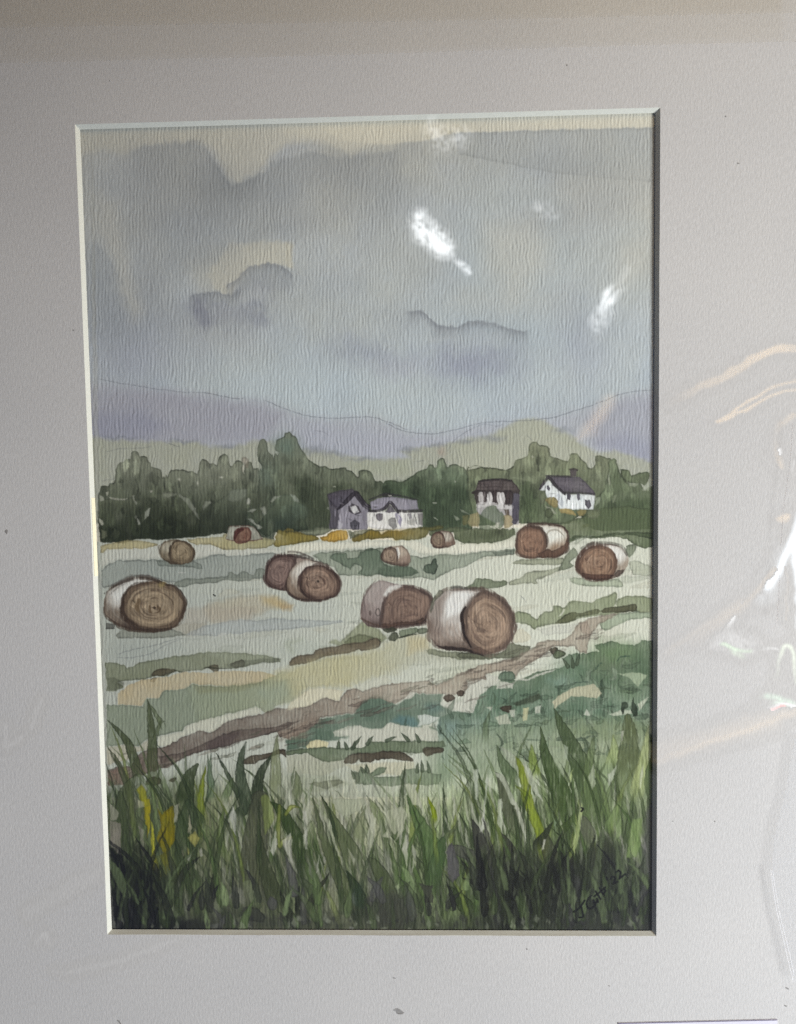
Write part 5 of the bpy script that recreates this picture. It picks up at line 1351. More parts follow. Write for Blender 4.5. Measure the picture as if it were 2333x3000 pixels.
PAINT, t = mat("watercolour on laid paper")
b = principled(t, .9, .06)
at = N(t, 'ShaderNodeAttribute', attribute_name='paint')
nr_ = N(t, 'ShaderNodeAttribute', attribute_name='nrm')
oc = N(t, 'ShaderNodeTexCoord').outputs['Object']
gn = noise(t, oc, 2600, 2, .6)
gv = ramp(t, gn, [(0.25, (.93, .93, .93)), (0.75, (1.05, 1.05, 1.05))])
t.links.new(mixc(t, at.outputs['Color'], gv, 1.0, 'MULTIPLY'), b.inputs['Base Color'])
bp = N(t, 'ShaderNodeBump')
bp.inputs['Strength'].default_value = .35
bp.inputs['Distance'].default_value = .0002
t.links.new(noise(t, oc, 1500, 3, .6, (1, .45, 1)), bp.inputs['Height'])
t.links.new(nr_.outputs['Vector'], bp.inputs['Normal'])
t.links.new(bp.outputs[0], b.inputs['Normal'])

SHEETM, t = mat("paper")
b = principled(t, .85, .2)
b.inputs['Base Color'].default_value = (.66, .64, .56, 1)

MOUNT, t = mat("textured mount board")
b = principled(t, .8, .2)
oc = N(t, 'ShaderNodeTexCoord').outputs['Object']
fib = noise(t, oc, 1500, 4, .65, (1, .45, 1))
wv = noise(t, oc, 800, 3, .6, (1.3, .5, 1))
sl = noise(t, oc, 14, 3, .5)
hsum = math_(t, 'ADD', math_(t, 'MULTIPLY', fib, .6), math_(t, 'MULTIPLY', wv, .9))
c1 = ramp(t, hsum, [(.5, (.502, .491, .477)), (1.0, (.577, .565, .55))])
c2 = ramp(t, sl, [(.3, (.97, .97, .975)), (.7, (1.02, 1.015, 1.01))])
t.links.new(mixc(t, c1, c2, 1.0, 'MULTIPLY'), b.inputs['Base Color'])
bp = N(t, 'ShaderNodeBump')
bp.inputs['Strength'].default_value = .40
bp.inputs['Distance'].default_value = .00030
t.links.new(hsum, bp.inputs['Height'])
t.links.new(bp.outputs[0], b.inputs['Normal'])


def plain(name, col, rough=.75, spec=.25, grain=.05, scale=700):
    m, t = mat(name)
    b = principled(t, rough, spec)
    oc = N(t, 'ShaderNodeTexCoord').outputs['Object']
    r = ramp(t, noise(t, oc, scale, 3), [(.3, tuple(c * (1 - grain) for c in col)), (.7, tuple(min(1, c * (1 + grain)) for c in col))])
    t.links.new(r, b.inputs['Base Color'])
    return m


CORE = plain("white bevel core", (.61, .61, .545), .8, .2, .03)
TAPE = plain("cream tape", (.76, .70, .50), .6, .3, .04)
LABEL = plain("white label card", (.66, .64, .72), .6, .3, .02)
LINE = plain("dark label border", (.12, .10, .16), .6, .3, .05)
DIRT = plain("dark speck", (.25, .235, .22), .8, .2, .2)
GREYD = plain("grey smudge", (.30, .29, .28), .8, .2, .2)
WOOD = plain("brown table", (.16, .10, .06), .5, .4, .3, 30)
BACKM = plain("grey backing board", (.42, .38, .32), .85, .2, .1)


def link(name, verts, faces, m, parent=None, smooth=False):
    me = bpy.data.meshes.new(name)
    me.from_pydata([tuple(v) for v in verts], [], faces)
    me.update()
    me.materials.append(m)
    if smooth:
        me.polygons.foreach_set('use_smooth', np.ones(len(me.polygons), bool))
    o = bpy.data.objects.new(name, me)
    COL.objects.link(o)
    o.parent = parent
    return o


def tag(o, label=None, cat=None, kind=None):
    if label:
        o['label'] = label
    if cat:
        o['category'] = cat
    if kind:
        o['kind'] = kind
    return o


def box(xa, xb, ya, yb, za, zb):
    v = [(xa, ya, za), (xb, ya, za), (xb, yb, za), (xa, yb, za), (xa, ya, zb), (xb, ya, zb), (xb, yb, zb), (xa, yb, zb)]
    f = [(3, 2, 1, 0), (4, 5, 6, 7), (0, 1, 5, 4), (1, 2, 6, 5), (2, 3, 7, 6), (3, 0, 4, 7)]
    return v, f


# ------------------------------------------------------------------ surface underneath
v, f = box(-.7, .7, -.7, .7, -.035, -.0062)
tag(link('table_top', v, f, WOOD), kind='structure')
# unseen board added to block the window light; its slanting edge darkens the far corner
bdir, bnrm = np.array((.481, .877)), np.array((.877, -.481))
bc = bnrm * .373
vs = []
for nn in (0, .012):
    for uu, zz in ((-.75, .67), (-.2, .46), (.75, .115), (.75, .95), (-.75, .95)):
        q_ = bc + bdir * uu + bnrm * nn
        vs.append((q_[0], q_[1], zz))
BLOCKER = plain("grey blocker board", (.10, .09, .08), .9, .1, .05)
tag(link('light_blocker', vs, [(0, 1, 2, 3, 4), (9, 8, 7, 6, 5)] + [(i, i + 5, (i + 1) % 5 + 5, (i + 1) % 5) for i in range(5)], BLOCKER), kind='structure')
OX0, OX1, OY0, OY1 = -.215, .215, -.280, .265
v, f = box(OX0 + .002, OX1 - .002, OY0 + .002, OY1 - .002, -.0060, -.0028)
tag(link('backing_board', v, f, BACKM), 'grey backing board hidden under the pale picture mount', 'backing board')

# ------------------------------------------------------------------ the mount
mount = tag(bpy.data.objects.new('picture_mount', None), 'pale grey card picture mount with white cut opening around the painted hay field', 'picture mount')
COL.objects.link(mount)
hw, hh = W / 2, H / 2
iw, ih = hw - S, hh - S
# face: ring with the window cut out, slightly rounded lip given by the bevel strips
vf = [(OX0, OY0, 0), (OX1, OY0, 0), (OX1, OY1, 0), (OX0, OY1, 0), (-hw, -hh, 0), (hw, -hh, 0), (hw, hh, 0), (-hw, hh, 0),
      (OX0, OY0, -T), (OX1, OY0, -T), (OX1, OY1, -T), (OX0, OY1, -T)]
ff = [(0, 1, 5, 4), (1, 2, 6, 5), (2, 3, 7, 6), (3, 0, 4, 7), (1, 0, 8, 9), (2, 1, 9, 10), (3, 2, 10, 11), (0, 3, 11, 8)]
link('mount_face', vf, ff, MOUNT, mount)
for nm, a, b_ in [('left', (-hw, -hh), (-hw, hh)), ('right', (hw, hh), (hw, -hh)), ('top', (-hw, hh), (hw, hh)), ('bottom', (hw, -hh), (-hw, -hh))]:
    n = 60
    vs, fs = [], []
    for i in range(n + 1):
        u = i / n
        x, y = a[0] + (b_[0] - a[0]) * u, a[1] + (b_[1] - a[1]) * u
        xi, yi = x * iw / hw, y * ih / hh
        wv_ = .00005 * math.sin(u * 23) + random.uniform(-.00003, .00003)
        for q, z in ((0, 0), (.06, -.00002), (.5, -T * .5), (1, -T)):
            k = wv_ if 0 < q < 1 and 0 < i < n else 0
            vs.append((x + (xi - x) * q + k * (nm in ('left', 'right')), y + (yi - y) * q + k * (nm in ('top', 'bottom')), z if z != -.00002 else -T * .04))
    for i in range(n):
        for q in range(3):
            a0 = i * 4 + q
            fs.append((a0, a0 + 1, a0 + 5, a0 + 4))
    o = link('bevel', vs, fs, CORE, mount)

# specks and scuffs on the mount
def fleck(spec, m, z=.00005, name='speck'):
    p = catmull(P(spec), 3, True)
    xs, ys = unproject(p[:, 0], p[:, 1], 0)
    n = len(xs)
    vs = [(x, y, 0.00002) for x, y in zip(xs, ys)] + [(x, y, z) for x, y in zip(xs, ys)]
    fs = [tuple(range(n, 2 * n))] + [(i, (i + 1) % n, n + (i + 1) % n, n + i) for i in range(n)]
    # outline runs clockwise on the sheet, keep the top face up
    o = link(name, vs, fs, m, mount)
    return o


for sp in ["s3 20,788 27,780 33,784 30,800 26,796", "s1 454,334 457,333 458,337 455,337", "s6 580,1102 585,1103 584,1107 579,1106",
           "s2 1403,480 1408,480 1408,485 1403,485", "s2 1456,674 1464,677 1460,680 1453,679", "s6 1358,573 1363,573 1363,578 1358,577", "s6 920,1255 926,1256 925,1259 920,1258",
           "s6 1185,573 1189,573 1189,576 1185,576", "s2 745,268 750,268 750,273 745,272", "s5 1630,1222 1642,1224 1640,1227 1630,1225",
           "s6 1655,1262 1668,1268 1664,1272 1654,1266", "s6 1650,1335 1660,1340 1656,1344 1648,1338", "s1 303,1366 308,1368 306,1372 302,1370"]:
    fleck(sp, DIRT)
fleck("s5 488,1398 496,1402 503,1415 499,1416 492,1406 486,1401", DIRT)
fleck("s5 1632,1356 1650,1350 1672,1364 1668,1372 1650,1366 1636,1362", GREYD)
fleck("s5 1644,1366 1660,1370 1676,1366 1668,1374 1650,1374", DIRT, .00007)
PLACEHOLDER_TAPE = 1
# masking tape caught on the left bevel
def onbevel(pyy, q):
    xs, ys = unproject(np.array([260.0]), np.array([float(pyy)]), 0)
    return (-hw + S * q, float(ys[0]), -T * q)
yt, yb_ = onbevel(1459, 0)[1], onbevel(1689, 0)[1]
nv = Vector((T, 0, S)).normalized() * .00012
vs = []
for q in (.30, 1.02):
    for y in (yt, yb_):
        for lift in (0.00002, 1):
            e = nv * (lift if lift != 1 else 1)
            vs.append((-hw + S * q + (e.x if lift == 1 else .000005), y, -T * q + (e.z if lift == 1 else .000005)))
fs = [(1, 3, 7, 5), (0, 4, 6, 2), (0, 1, 5, 4), (2, 6, 7, 3), (0, 2, 3, 1), (4, 5, 7, 6)]
tag(link('masking_tape', vs, fs, TAPE), 'short cream tape strip on the white cut edge left of the painted bales', 'tape')

# ------------------------------------------------------------------ the label at the lower right
lx0, ly0 = unproject(np.array([1811.5, 2277.0]), np.array([2995.5, 2985.0]), 0)
ang = math.atan2(ly0[1] - ly0[0], lx0[1] - lx0[0])
lw = math.hypot(lx0[1] - lx0[0], ly0[1] - ly0[0])
lab = bpy.data.objects.new('price_label', None)
COL.objects.link(lab)
lab.location = (lx0[0], ly0[0], 0.0)
lab.rotation_euler = (0, 0, ang)
tag(lab, 'white card label with a thin dark outline at the bottom right of the mount', 'label')
v, f = box(0, lw, -.030, 0, .00003, .00030)
link('label_card', v, f, LABEL, lab)
for (xa, xb, ya, yb2) in [(0, lw, -.00050, -.00008), (.00008, .00045, -.0299, -.0006)]:
    v, f = box(xa, xb, ya, yb2, .00031, .00034)
    link('border_line', v, f, LINE, lab)

# ------------------------------------------------------------------ the painting: meshes
paint = bpy.data.objects.new('watercolour_painting', None)
COL.objects.link(paint)
paint.location = (0, 0, PAPER_Z)
tag(paint, 'signed watercolour painting of round hay bales in a mown field before cottages and trees', 'painting')
v, f = box(x0 - .012, x1 + .012, y0 - .012, y1 + .012, -.0009, -.00035)
link('paper_sheet', v, f, SHEETM, paint)

# the pigments dry a little greyer and deeper than mixed
lum = (C @ np.array((.3, .59, .11), np.float32))[..., None]
C[:] = lum + (C - lum) * (.86 + .10 * sstep(2150, 2330, Y))[..., None]
C[:] = np.clip(205 * (np.clip(C, 1, 250) / 205) ** 1.13, 14, 240)
lin = C / 255.0
lin = np.where(lin <= .04045, lin / 12.92, ((lin + .055) / 1.055) ** 2.4)
GAIN = .71 / (((205 / 255 + .055) / 1.055) ** 2.4)
TINT = np.array((1.0, 1.0, 1.0), np.float32)
alb = np.clip(lin * GAIN * TINT, .004, .92).astype(np.float32)
HGT = RIB * .000062 + vnoise(3.0, 3.0, 77) * .000009 + BL * .00004
gyr, gxc = np.gradient(HGT)
slx, sly = gxc / (gx[1] - gx[0]), gyr / (gy[1] - gy[0])
NM = np.stack([-slx, -sly, np.ones_like(slx)], -1)
NM /= np.linalg.norm(NM, axis=-1, keepdims=True)
VX = np.stack([GX, GY, HGT], -1).reshape(-1, 3).astype(np.float32)
idx = np.arange(NR * NC).reshape(NR, NC)
quads = np.stack([idx[:-1, :-1], idx[1:, :-1], idx[1:, 1:], idx[:-1, 1:]], -1).reshape(-1, 4)
flab = L[:-1, :-1].reshape(-1)
albf = np.concatenate([alb.reshape(-1, 3), np.ones((NR * NC, 1), np.float32)], 1)
nmf = NM.reshape(-1, 3).astype(np.float32)


def grid_object(name, q, parent, vx, m, attrs):
    u, inv = np.unique(q, return_inverse=True)
    me = bpy.data.meshes.new(name)
    nf = len(q)
    me.vertices.add(len(u))
    me.vertices.foreach_set('co', vx[u].ravel())
    me.loops.add(nf * 4)
    me.loops.foreach_set('vertex_index', inv.reshape(-1).astype(np.int32))
    me.polygons.add(nf)
    me.polygons.foreach_set('loop_start', np.arange(0, nf * 4, 4, dtype=np.int32))
    me.polygons.foreach_set('use_smooth', np.ones(nf, bool))
    for an, ty, arr in attrs:
        at_ = me.attributes.new(an, ty, 'POINT')
        at_.data.foreach_set('color' if ty == 'FLOAT_COLOR' else 'vector', arr[u].ravel())
    me.update(calc_edges=True)
    me.materials.append(m)
    o = bpy.data.objects.new(name, me)
    COL.objects.link(o)
    o.parent = parent
    return o


PLAB = {
    'sky': 'cloudy grey blue sky', 'mountain': 'pale violet mountain', 'hillside': 'pale olive hillside', 'grass': 'long dark green grass',
    'farm_track': 'brown farm track', 'signature#initial': 'handwritten initial J', 'signature#surname': 'handwritten surname', 'signature#year': 'handwritten year 22',
    'house#barn': 'grey barn with pitched roof', 'house#cottage': 'low white cottage with grey roof', 'house#brown_roof': 'house with brown roof', 'house#white': 'white house with chimney on the right',
    'hay_bale#far_left': 'small brown bale on the far left', 'hay_bale#by_the_wood': 'small reddish bale by the wood', 'hay_bale#small_middle': 'small bale in the middle distance',
    'hay_bale#tiny_far': 'tiny bale below the cottages', 'hay_bale#upper_right_pair': 'bale with white wrap below the brown roofed house', 'hay_bale#right_edge': 'bale near the right edge',
    'hay_bale#rear_of_pair': 'brown bale behind another', 'hay_bale#front_of_pair': 'front bale of the touching pair', 'hay_bale#left_big': 'large ochre bale on the left',
    'hay_bale#centre': 'reddish brown bale in the centre', 'hay_bale#front_right': 'largest bale with a black crack',
}
order = np.argsort(flab, kind='stable')
bounds = np.searchsorted(flab[order], np.arange(len(PARTS) + 1))
made = {}
todo = sorted(range(len(PARTS)), key=lambda i: PARTS[i].count('/'))
for i in todo:
    key = PARTS[i]
    sel = order[bounds[i]:bounds[i + 1]]
    if len(sel) < 6:
        continue
    par = paint
    if '/' in key:
        par = made.get(key.split('/')[0], paint)
    nm = key.split('/')[-1].split('#')[0]
    o = grid_object(nm, quads[sel], par, VX, PAINT, [('paint', 'FLOAT_COLOR', albf), ('nrm', 'FLOAT_VECTOR', nmf)])
    made[key] = o
    if key in PLAB:
        o['label'] = PLAB[key]
    if META.get(key, {}).get('kind'):
        o['kind'] = META[key]['kind']

# ------------------------------------------------------------------ the clear sleeve over everything
FS = .00062
fx0, fx1, fy0, fy1 = -.214, .214, -.279, .264
fc, fr = int((fx1 - fx0) / FS), int((fy1 - fy0) / FS)
fx, fy = np.linspace(fx0, fx1, fc), np.linspace(fy1, fy0, fr)
QX, QY = np.meshgrid(fx, fy)
PX_, PY_ = project(QX, QY, FILM_Z)
PX_, PY_ = PX_.astype(np.float32), PY_.astype(np.float32)


def fnoise(s, seed):
    r = np.random.default_rng(seed)
    h, w = fr, fc
    ch, cw = int(h * FS / s) + 4, int(w * FS / s) + 4
    g = r.uniform(-1, 1, (ch, cw))
    yy_, xx_ = np.arange(h) * FS / s, np.arange(w) * FS / s
    yi, xi = yy_.astype(int), xx_.astype(int)
    a, b2 = yy_ - yi, xx_ - xi
    a, b2 = (a * a * (3 - 2 * a))[:, None], (b2 * b2 * (3 - 2 * b2))[None]
    return ((g[yi][:, xi] * (1 - b2) + g[yi][:, xi + 1] * b2) * (1 - a) + (g[yi + 1][:, xi] * (1 - b2) + g[yi + 1][:, xi + 1] * b2) * a).astype(np.float32)


# gentle slackness of the film
slack = .00050 * fnoise(.06, 201) + .00016 * fnoise(.025, 202)
sgy, sgx = np.gradient(slack)
FN = np.stack([-sgx / (fx[1] - fx[0]), -sgy / (fy[1] - fy[0]), np.ones_like(sgx)], -1).astype(np.float32)
FN[..., :2] *= .8
TINTF = np.ones((fr, fc, 3), np.float32)
FPX, FPY = PX_ + 5 * fnoise(.004, 210) , PY_ + 5 * fnoise(.004, 211)
FD1, FD2 = fnoise(.0014, 212), fnoise(.0022, 213)


def facing(lamp):
    """normal aimed half way between lamp and camera, per spot of the film"""
    p = np.stack([QX, QY, np.full_like(QX, FILM_Z)], -1)
    a = CAM_P - p
    b2 = np.asarray(lamp) - p
    h = a / np.linalg.norm(a, axis=-1, keepdims=True) + b2 / np.linalg.norm(b2, axis=-1, keepdims=True)
    return (h / h[..., 2:3]).astype(np.float32)


TO_KEY, TO_WARM = facing(KEY_P), facing(WARM_P)


GLS = np.zeros((fr, fc, 3), np.float32)  # glint shapes painted into the film's reflectivity
SET = np.zeros((fr, fc), bool)


def tilt(m, to, tint=None):
    """a drawn glint: m is its painted reflectivity, the normal aims at the lamp"""
    w = m > .012
    base = .5 if to is TO_KEY else 1.0
    g = base * m[..., None] * np.array(tint if tint is not None else (1, 1, 1), np.float32)
    up = w & (g.max(-1) >= GLS.max(-1))
    FN[up] = to[up]
    GLS[w] = np.maximum(GLS[w], g[w])
    SET[w] = True


def amount(a):
    return np.clip((a - .8) / .2, 0, 1) ** 2.6


def fpoly(sp, soft, to, amt=1.0, rough=0.0, tint=None, curve=3, along=None):
    p = P(sp)
    if curve:
        p = catmull(p, curve, True)
    d = -sdf(p, FPX, FPY)
    m = sstep(-soft * 1.6, soft * 1.3, d) * amount(amt)
    if rough:
        m = m * np.clip(1 - rough * (FD1 * .6 + FD2 * .4 + .5), 0, 1)
    if along:
        (ax, ay), (bx, by) = P(along)
        t_ = np.clip(((PX_ - ax) * (bx - ax) + (PY_ - ay) * (by - ay)) / ((bx - ax) ** 2 + (by - ay) ** 2), 0, 1)
        m = m * t_
    tilt(m, to, tint)


def fline(sp, w, soft, to, amt=1.0, taper=(1, 1), tint=None, rough=0.0):
    p = catmull(P(sp), 6)
    best = np.full(PX_.shape, -1e5, np.float32)
    bt = np.zeros(PX_.shape, np.float32)
    ts = np.linspace(0, 1, len(p))
    for i in range(len(p) - 1):
        ax, ay = p[i]
        ex, ey = p[i + 1] - p[i]
        t_ = np.clip(((FPX - ax) * ex + (FPY - ay) * ey) / (ex * ex + ey * ey + 1e-9), 0, 1)
        v_ = -np.sqrt((FPX - ax - ex * t_) ** 2 + (FPY - ay - ey * t_) ** 2)
        u_ = v_ > best
        best = np.where(u_, v_, best)
        bt = np.where(u_, ts[i] + (ts[i + 1] - ts[i]) * t_, bt)
    g = np.interp(bt, np.linspace(0, 1, len(taper)), taper)
    m = sstep(-soft * 1.3, soft * 1.1, w / 2 + best) * amount(g * amt)
    if rough:
        m = m * np.clip(1 - rough * (FD1 * .6 + FD2 * .4 + .5), 0, 1)
    tilt(np.clip(m, 0, 1), to, tint)


CW = (.85, .93, 1.0)
# window glints drawn over the painted sky
fpoly("s2 60,840 190,820 330,1000 400,1130 330,1160 180,1080 90,980", 60, TO_KEY, .86, .25)
fpoly("s2 930,1080 1030,1080 960,1260 880,1390 820,1390 850,1240", 50, TO_KEY, .86, .25)
fpoly("s2 400,800 700,800 720,930 420,940", 60, TO_KEY, .83, .3)
fpoly("s2 115,900 160,880 205,940 265,1005 272,1055 235,1062 165,1020 115,965", 16, TO_KEY, 1.0, .75)
fpoly("s2 165,955 200,960 262,1030 240,1058 190,1025", 9, TO_KEY, 1.0, .1)
fpoly("s2 285,1085 320,1088 352,1132 330,1130", 8, TO_KEY, .98, .8)
fpoly("s2 180,505 240,540 320,545 320,600 200,615 175,560", 22, TO_KEY, .93, .9)
fpoly("s2 610,850 680,865 700,900 630,890", 14, TO_KEY, .93, .9)
fpoly("s2 440,850 600,840 620,900 460,900", 30, TO_KEY, .86, .9)
fline("s2 955,1160 915,1215 885,1290", 16, 10, TO_KEY, 1.0, (.86, 1, .97), rough=.3)
fline("s2 978,1195 930,1250 885,1300", 16, 9, TO_KEY, 1.0, (.9, 1, .95), rough=.3)
fpoly("s2 860,1290 910,1260 930,1290 880,1370 850,1340", 16, TO_KEY, .95, .7)
fline("s2 1000,1110 960,1180", 14, 12, TO_KEY, .9)
# warm glint streaks drawn along folds on the right
fline("s4 1170,255 1300,190 1450,120 1560,50 1640,30 1695,28", 21, 4, TO_WARM, .985, (.86, .955, .975, 1, 1, .97))
fline("s4 1370,332 1450,285 1530,238 1600,190 1698,162", 6, 3, TO_WARM, 1.0, (1, 1, .97))
fline("s4 1370,332 1450,305 1530,268 1600,222 1698,200", 6, 3, TO_WARM, 1.0, (1, 1, .98))
fpoly("s4 1370,332 1420,300 1470,270 1450,300 1400,328", 4, TO_WARM, .99)
fpoly("s4 915,225 935,240 905,310 860,370 800,400 830,350 870,290", 14, TO_WARM, .965)
fline("s4 1690,305 1640,340 1615,390 1620,450 1640,520", 12, 6, TO_WARM, .96, (1, .97, .9, .95, 1))
fline("s4 1632,450 1636,500 1645,522", 5, 4, TO_KEY, .97)
fpoly("s4 1620,735 1660,720 1668,740 1640,748", 5, TO_WARM, .99)
fline("s4 1605,950 1540,1030 1460,1100 1300,1190 1160,1290", 10, 8, TO_WARM, .955, (1, .98, .975, .96, .93))
fline("s4 1480,1090 1400,1140 1270,1240", 22, 16, TO_WARM, .93, (1, 1, .95))
fline("s6 1698,115 1600,155 1480,200 1350,245 1220,290 1120,325", 20, 9, TO_WARM, .975, (.97, .98, .985, .975, .96, .93))
fline("s6 1600,150 1400,215 1130,290", 40, 22, TO_WARM, .925, (1, 1, .97))
# bright glints drawn on crumples at the right edge
fpoly("s4 1720,720 1690,790 1660,850 1620,940 1570,1030 1610,1000 1650,920 1672,870 1690,930 1702,1060 1720,1200", 9, TO_KEY, 1.0, .12, CW)
fpoly("s4 1660,860 1600,960 1550,1060 1600,1040", 26, TO_KEY, .92, .5, CW)
fline("s4 1478,1078 1440,1130 1405,1200", 9, 7, TO_KEY, .95, (.9, .96, 1, .92))
fpoly("s4 1358,1262 1410,1215 1520,1240 1515,1275 1430,1270", 20, TO_KEY, .91, .7)
fline("s4 1360,1262 1400,1258 1440,1275 1510,1282", 9, 6, TO_KEY, .95, (.9, 1, 1, .96), (.62, 1.0, .55), rough=.3)
fline("s4 1400,1275 1450,1290 1500,1310", 10, 8, TO_KEY, .93, (.9, 1, 1, .9), (.7, 1.0, .6), rough=.5)
fline("s4 1455,1105 1478,1078", 7, 4, TO_KEY, .955, (1, 1), (1.0, .16, .10))
fline("s4 1540,1282 1600,1275 1650,1285", 5, 4, TO_KEY, .95, (.9, 1, 1, .8), rough=.6)
fline("s4 1610,1400 1640,1290 1665,1258 1690,1310 1694,1415", 7, 5, TO_KEY, .955, (.9, 1, 1, 1, .95), (.85, 1, .7), rough=.3)
fline("s6 1500,75 1580,55 1640,65 1698,98", 9, 7, TO_KEY, .94, (.8, 1, 1, 1), (.62, 1, .68), rough=.4)
fline("s6 1540,95 1620,78 1680,92", 8, 6, TO_KEY, .95, (.8, 1, 1), (.7, 1, .75), rough=.4)
fline("s6 1510,120 1590,100 1650,85 1698,95", 6, 5, TO_KEY, .955, (.85, 1, 1))
fline("s6 1595,106 1650,97", 9, 4, TO_KEY, .955, (1, 1), (1.0, .14, .12))
fline("s4 1560,480 1620,540 1660,585", 3, 3, TO_KEY, .87, rough=.2)
fline("s4 1690,500 1684,540", 5, 4, TO_KEY, .9, rough=.3)
fline("s4 1645,870 1660,990 1655,1150", 3, 3, TO_WARM, .93, rough=.4)
# faint crease glints drawn low on the left
fline("s5 25,175 28,265 85,225", 9, 7, TO_KEY, .865, rough=.3)
fline("s5 175,78 150,130 130,190", 10, 8, TO_KEY, .865, rough=.3)
fline("s5 120,960 250,880 400,790", 34, 24, TO_KEY, .85, rough=.2)
fline("s5 110,1195 300,1195 500,1150 730,1068", 10, 8, TO_KEY, .86, (.95, 1, 1, 1), rough=.2)
fpoly("s5 150,1080 175,1045 200,1045 200,1080 180,1060", 9, TO_KEY, .87, .3)
FN /= np.linalg.norm(FN, axis=-1, keepdims=True)


def grow(mk, n):
    mk = mk.copy()
    for _ in range(n):
        k = mk.copy()
        k[1:] |= mk[:-1]
        k[:-1] |= mk[1:]
        k[:, 1:] |= mk[:, :-1]
        k[:, :-1] |= mk[:, 1:]
        mk = k
    return mk


def blur(a, n):
    for _ in range(n):
        a = (a + np.roll(a, 1, 0) + np.roll(a, -1, 0) + np.roll(a, 1, 1) + np.roll(a, -1, 1)) / 5
    return a


# the tilt carries on a little past each drawn glint, so that its edge fades out
for n_ in range(3):
    ring = grow(SET, 1) & ~SET
    src = np.zeros_like(FN)
    cnt = np.zeros((fr, fc, 1), np.float32)
    for ax_, sh_ in ((0, 1), (0, -1), (1, 1), (1, -1)):
        mk = np.roll(SET, sh_, ax_)
        src += np.roll(FN, sh_, ax_) * mk[..., None]
        cnt += mk[..., None]
    FN[ring] = (src / np.maximum(cnt, 1))[ring]
    SET |= ring
far = np.clip(1.15 - 1.15 * blur(grow(SET, 3).astype(np.float32), 4), 0, 1)
TINTF[:] = far[..., None]
TINTF[SET] = 0
TINTF[:] = np.maximum(TINTF * (GLS.max(-1, keepdims=True) <= 0), GLS)
TINTF[:] = np.clip(TINTF, 0, 1)

FILM, t = mat("clear sleeve film")
na_ = N(t, 'ShaderNodeAttribute', attribute_name='nrm')
ta_ = N(t, 'ShaderNodeAttribute', attribute_name='tint')
gl = N(t, 'ShaderNodeBsdfGlossy')
gl.inputs['Roughness'].default_value = .27
oc = N(t, 'ShaderNodeTexCoord').outputs['Object']
t.links.new(na_.outputs['Vector'], gl.inputs['Normal'])
t.links.new(ta_.outputs['Color'], gl.inputs['Color'])
tr = N(t, 'ShaderNodeBsdfTransparent')
tr.inputs[0].default_value = (.99, .99, .985, 1)
fr_ = N(t, 'ShaderNodeFresnel')
gm_ = N(t, 'ShaderNodeNewGeometry')
t.links.new(math_(t, 'SUBTRACT', 1.5, math_(t, 'MULTIPLY', gm_.outputs['Backfacing'], 1.5 - 1 / 1.5)), fr_.inputs['IOR'])
ff_ = math_(t, 'MINIMUM', math_(t, 'MULTIPLY', fr_.outputs[0], 1.15), .6)
mx = N(t, 'ShaderNodeMixShader')
t.links.new(ff_, mx.inputs[0])
t.links.new(tr.outputs[0], mx.inputs[1])
t.links.new(gl.outputs[0], mx.inputs[2])
o = N(t, 'ShaderNodeOutputMaterial')
t.links.new(mx.outputs[0], o.inputs[0])

sleeve = bpy.data.objects.new('clear_sleeve', None)
COL.objects.link(sleeve)
sleeve.location = (0, 0, FILM_Z)
tag(sleeve, 'clear crinkled plastic sleeve stretched over the mounted painting', 'plastic sleeve')
fidx = np.arange(fr * fc).reshape(fr, fc)
fq = np.stack([fidx[:-1, :-1], fidx[1:, :-1], fidx[1:, 1:], fidx[:-1, 1:]], -1).reshape(-1, 4)
fv = np.stack([QX, QY, slack], -1).reshape(-1, 3).astype(np.float32)
ftint = np.concatenate([TINTF.reshape(-1, 3), np.ones((fr * fc, 1), np.float32)], 1)
grid_object('sleeve_film', fq, sleeve, fv, FILM, [('nrm', 'FLOAT_VECTOR', FN.reshape(-1, 3)), ('tint', 'FLOAT_COLOR', ftint)])

# the folded-over flap along the right, a second layer of film
FLAP, t = mat("sleeve flap film")
gl = N(t, 'ShaderNodeBsdfGlossy')
gl.inputs['Roughness'].default_value = .22
df = N(t, 'ShaderNodeBsdfDiffuse')
df.inputs[0].default_value = (.85, .87, .9, 1)
ms = N(t, 'ShaderNodeMixShader')
ms.inputs[0].default_value = .55
t.links.new(gl.outputs[0], ms.inputs[1])
t.links.new(df.outputs[0], ms.inputs[2])
tr = N(t, 'ShaderNodeBsdfTransparent')
mx = N(t, 'ShaderNodeMixShader')
mx.inputs[0].default_value = .09
t.links.new(tr.outputs[0], mx.inputs[1])
t.links.new(ms.outputs[0], mx.inputs[2])
o = N(t, 'ShaderNodeOutputMaterial')
t.links.new(mx.outputs[0], o.inputs[0])
FOLD, t = mat("folded film")
tr = N(t, 'ShaderNodeBsdfTransparent')
tr.inputs[0].default_value = (.972, .962, .940, 1)
o = N(t, 'ShaderNodeOutputMaterial')
t.links.new(tr.outputs[0], o.inputs[0])
for k, sp in enumerate(["s1 -80,262 0,262 600,247 1180,235 s2 300,212 900,192 1700,172", "s1 -80,118 0,116 600,104 1180,96 s2 300,84 900,70 1700,52"]):
    p = catmull(P(sp), 4)
    xs, ys = unproject(p[:, 0], p[:, 1], FILM_Z + .0022 + .0002 * k)
    n = len(xs)
    zz = .0022 + .0002 * k
    vs = [(x, y, zz) for x, y in zip(xs, ys)] + [(x, .2635, zz) for x in xs]
    link('top_fold', vs, [(i, i + 1, n + i + 1, n + i) for i in range(n - 1)], FOLD, sleeve)


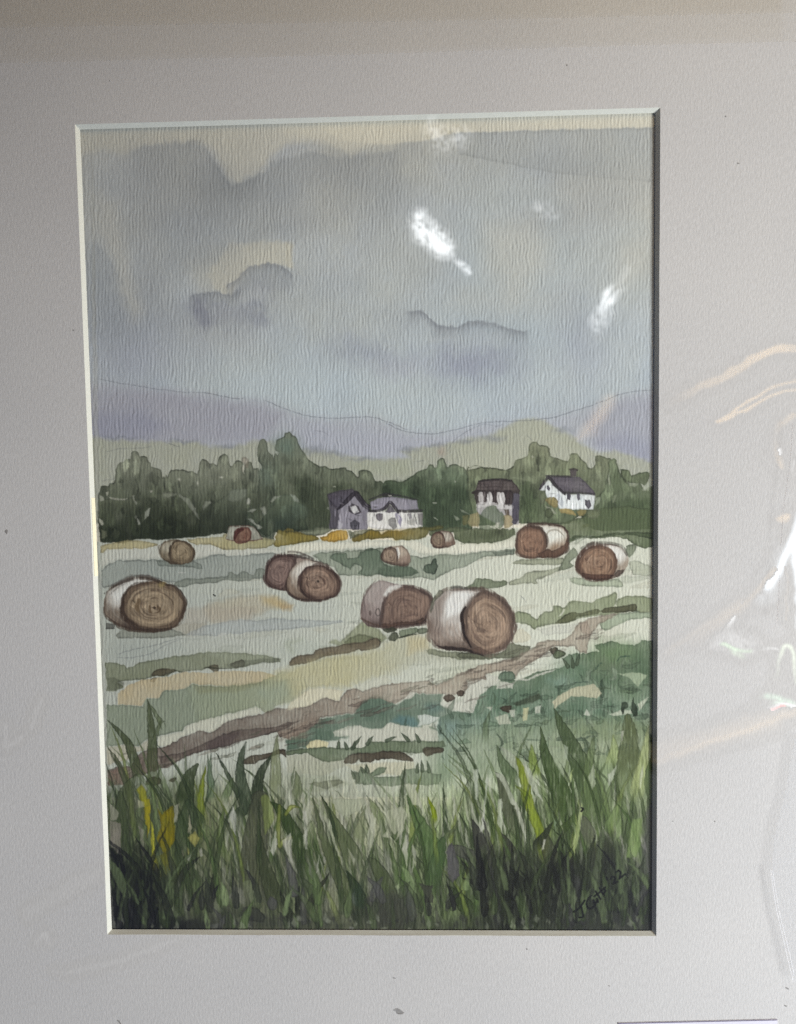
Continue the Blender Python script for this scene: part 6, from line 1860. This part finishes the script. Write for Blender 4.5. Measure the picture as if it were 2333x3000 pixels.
def clear_fold(name, col, fac):
    m, t = mat(name)
    a_, b_, c_, o_ = N(t, 'ShaderNodeBsdfTransparent'), N(t, 'ShaderNodeBsdfDiffuse'), N(t, 'ShaderNodeMixShader'), N(t, 'ShaderNodeOutputMaterial')
    b_.inputs[0].default_value = (*col, 1)
    c_.inputs[0].default_value = fac
    t.links.new(a_.outputs[0], c_.inputs[1])
    t.links.new(b_.outputs[0], c_.inputs[2])
    t.links.new(c_.outputs[0], o_.inputs[0])
    return m


EDGE, SEAM = clear_fold("flap crease", (.85, .85, .88), .22), clear_fold("sleeve seam", (.30, .26, .26), .16)


def ribbon(spec, w, m, name, parent, z=.0016, thick=.0001):
    p = catmull(P(spec), 8)
    xs, ys = unproject(p[:, 0], p[:, 1], FILM_Z + z)
    tx_, ty_ = np.gradient(xs), np.gradient(ys)
    ln = np.hypot(tx_, ty_)
    nx, ny = -ty_ / ln, tx_ / ln
    vs, fs = [], []
    for i in range(len(xs)):
        for sgn in (-1, 1):
            for zz in (z, z + thick):
                vs.append((xs[i] + sgn * nx[i] * w / 2, ys[i] + sgn * ny[i] * w / 2, zz))
    for i in range(len(xs) - 1):
        a = i * 4
        for q in ((0, 1, 5, 4), (1, 3, 7, 5), (3, 2, 6, 7), (2, 0, 4, 6)):
            fs.append(tuple(a + (k if k < 4 else k) for k in q))
    return link(name, vs, fs, m, parent)


p = catmull(P("s6 1692,230 1650,480 1612,620 1603,700 1600,790 1625,930 1668,1120 1690,1240"), 8)
xs, ys = unproject(p[:, 0], p[:, 1], FILM_Z + .0016)
n = len(xs)
xr_ = .2135
vs = [(x, y, .0014) for x, y in zip(xs, ys)] + [(xr_, y, .0014) for y in ys]
fs = [(i, i + 1, n + i + 1, n + i) for i in range(n - 1)]
link('sleeve_flap', vs, fs, FLAP, sleeve)
ribbon("s6 1592,775 1615,930 1640,1040 1662,1140 1686,1240", .00030, EDGE, 'crease', sleeve)
ribbon("s6 1600,780 1625,935 1650,1040 1672,1130 1690,1215", .00026, EDGE, 'crease', sleeve)
ribbon("r1 1318,1060 1300,1350 1270,1600 1235,1850 1210,2184", .00028, SEAM, 'crease', sleeve)
ribbon("r2 1200,180 1190,450 1175,700", .00026, SEAM, 'crease', sleeve)
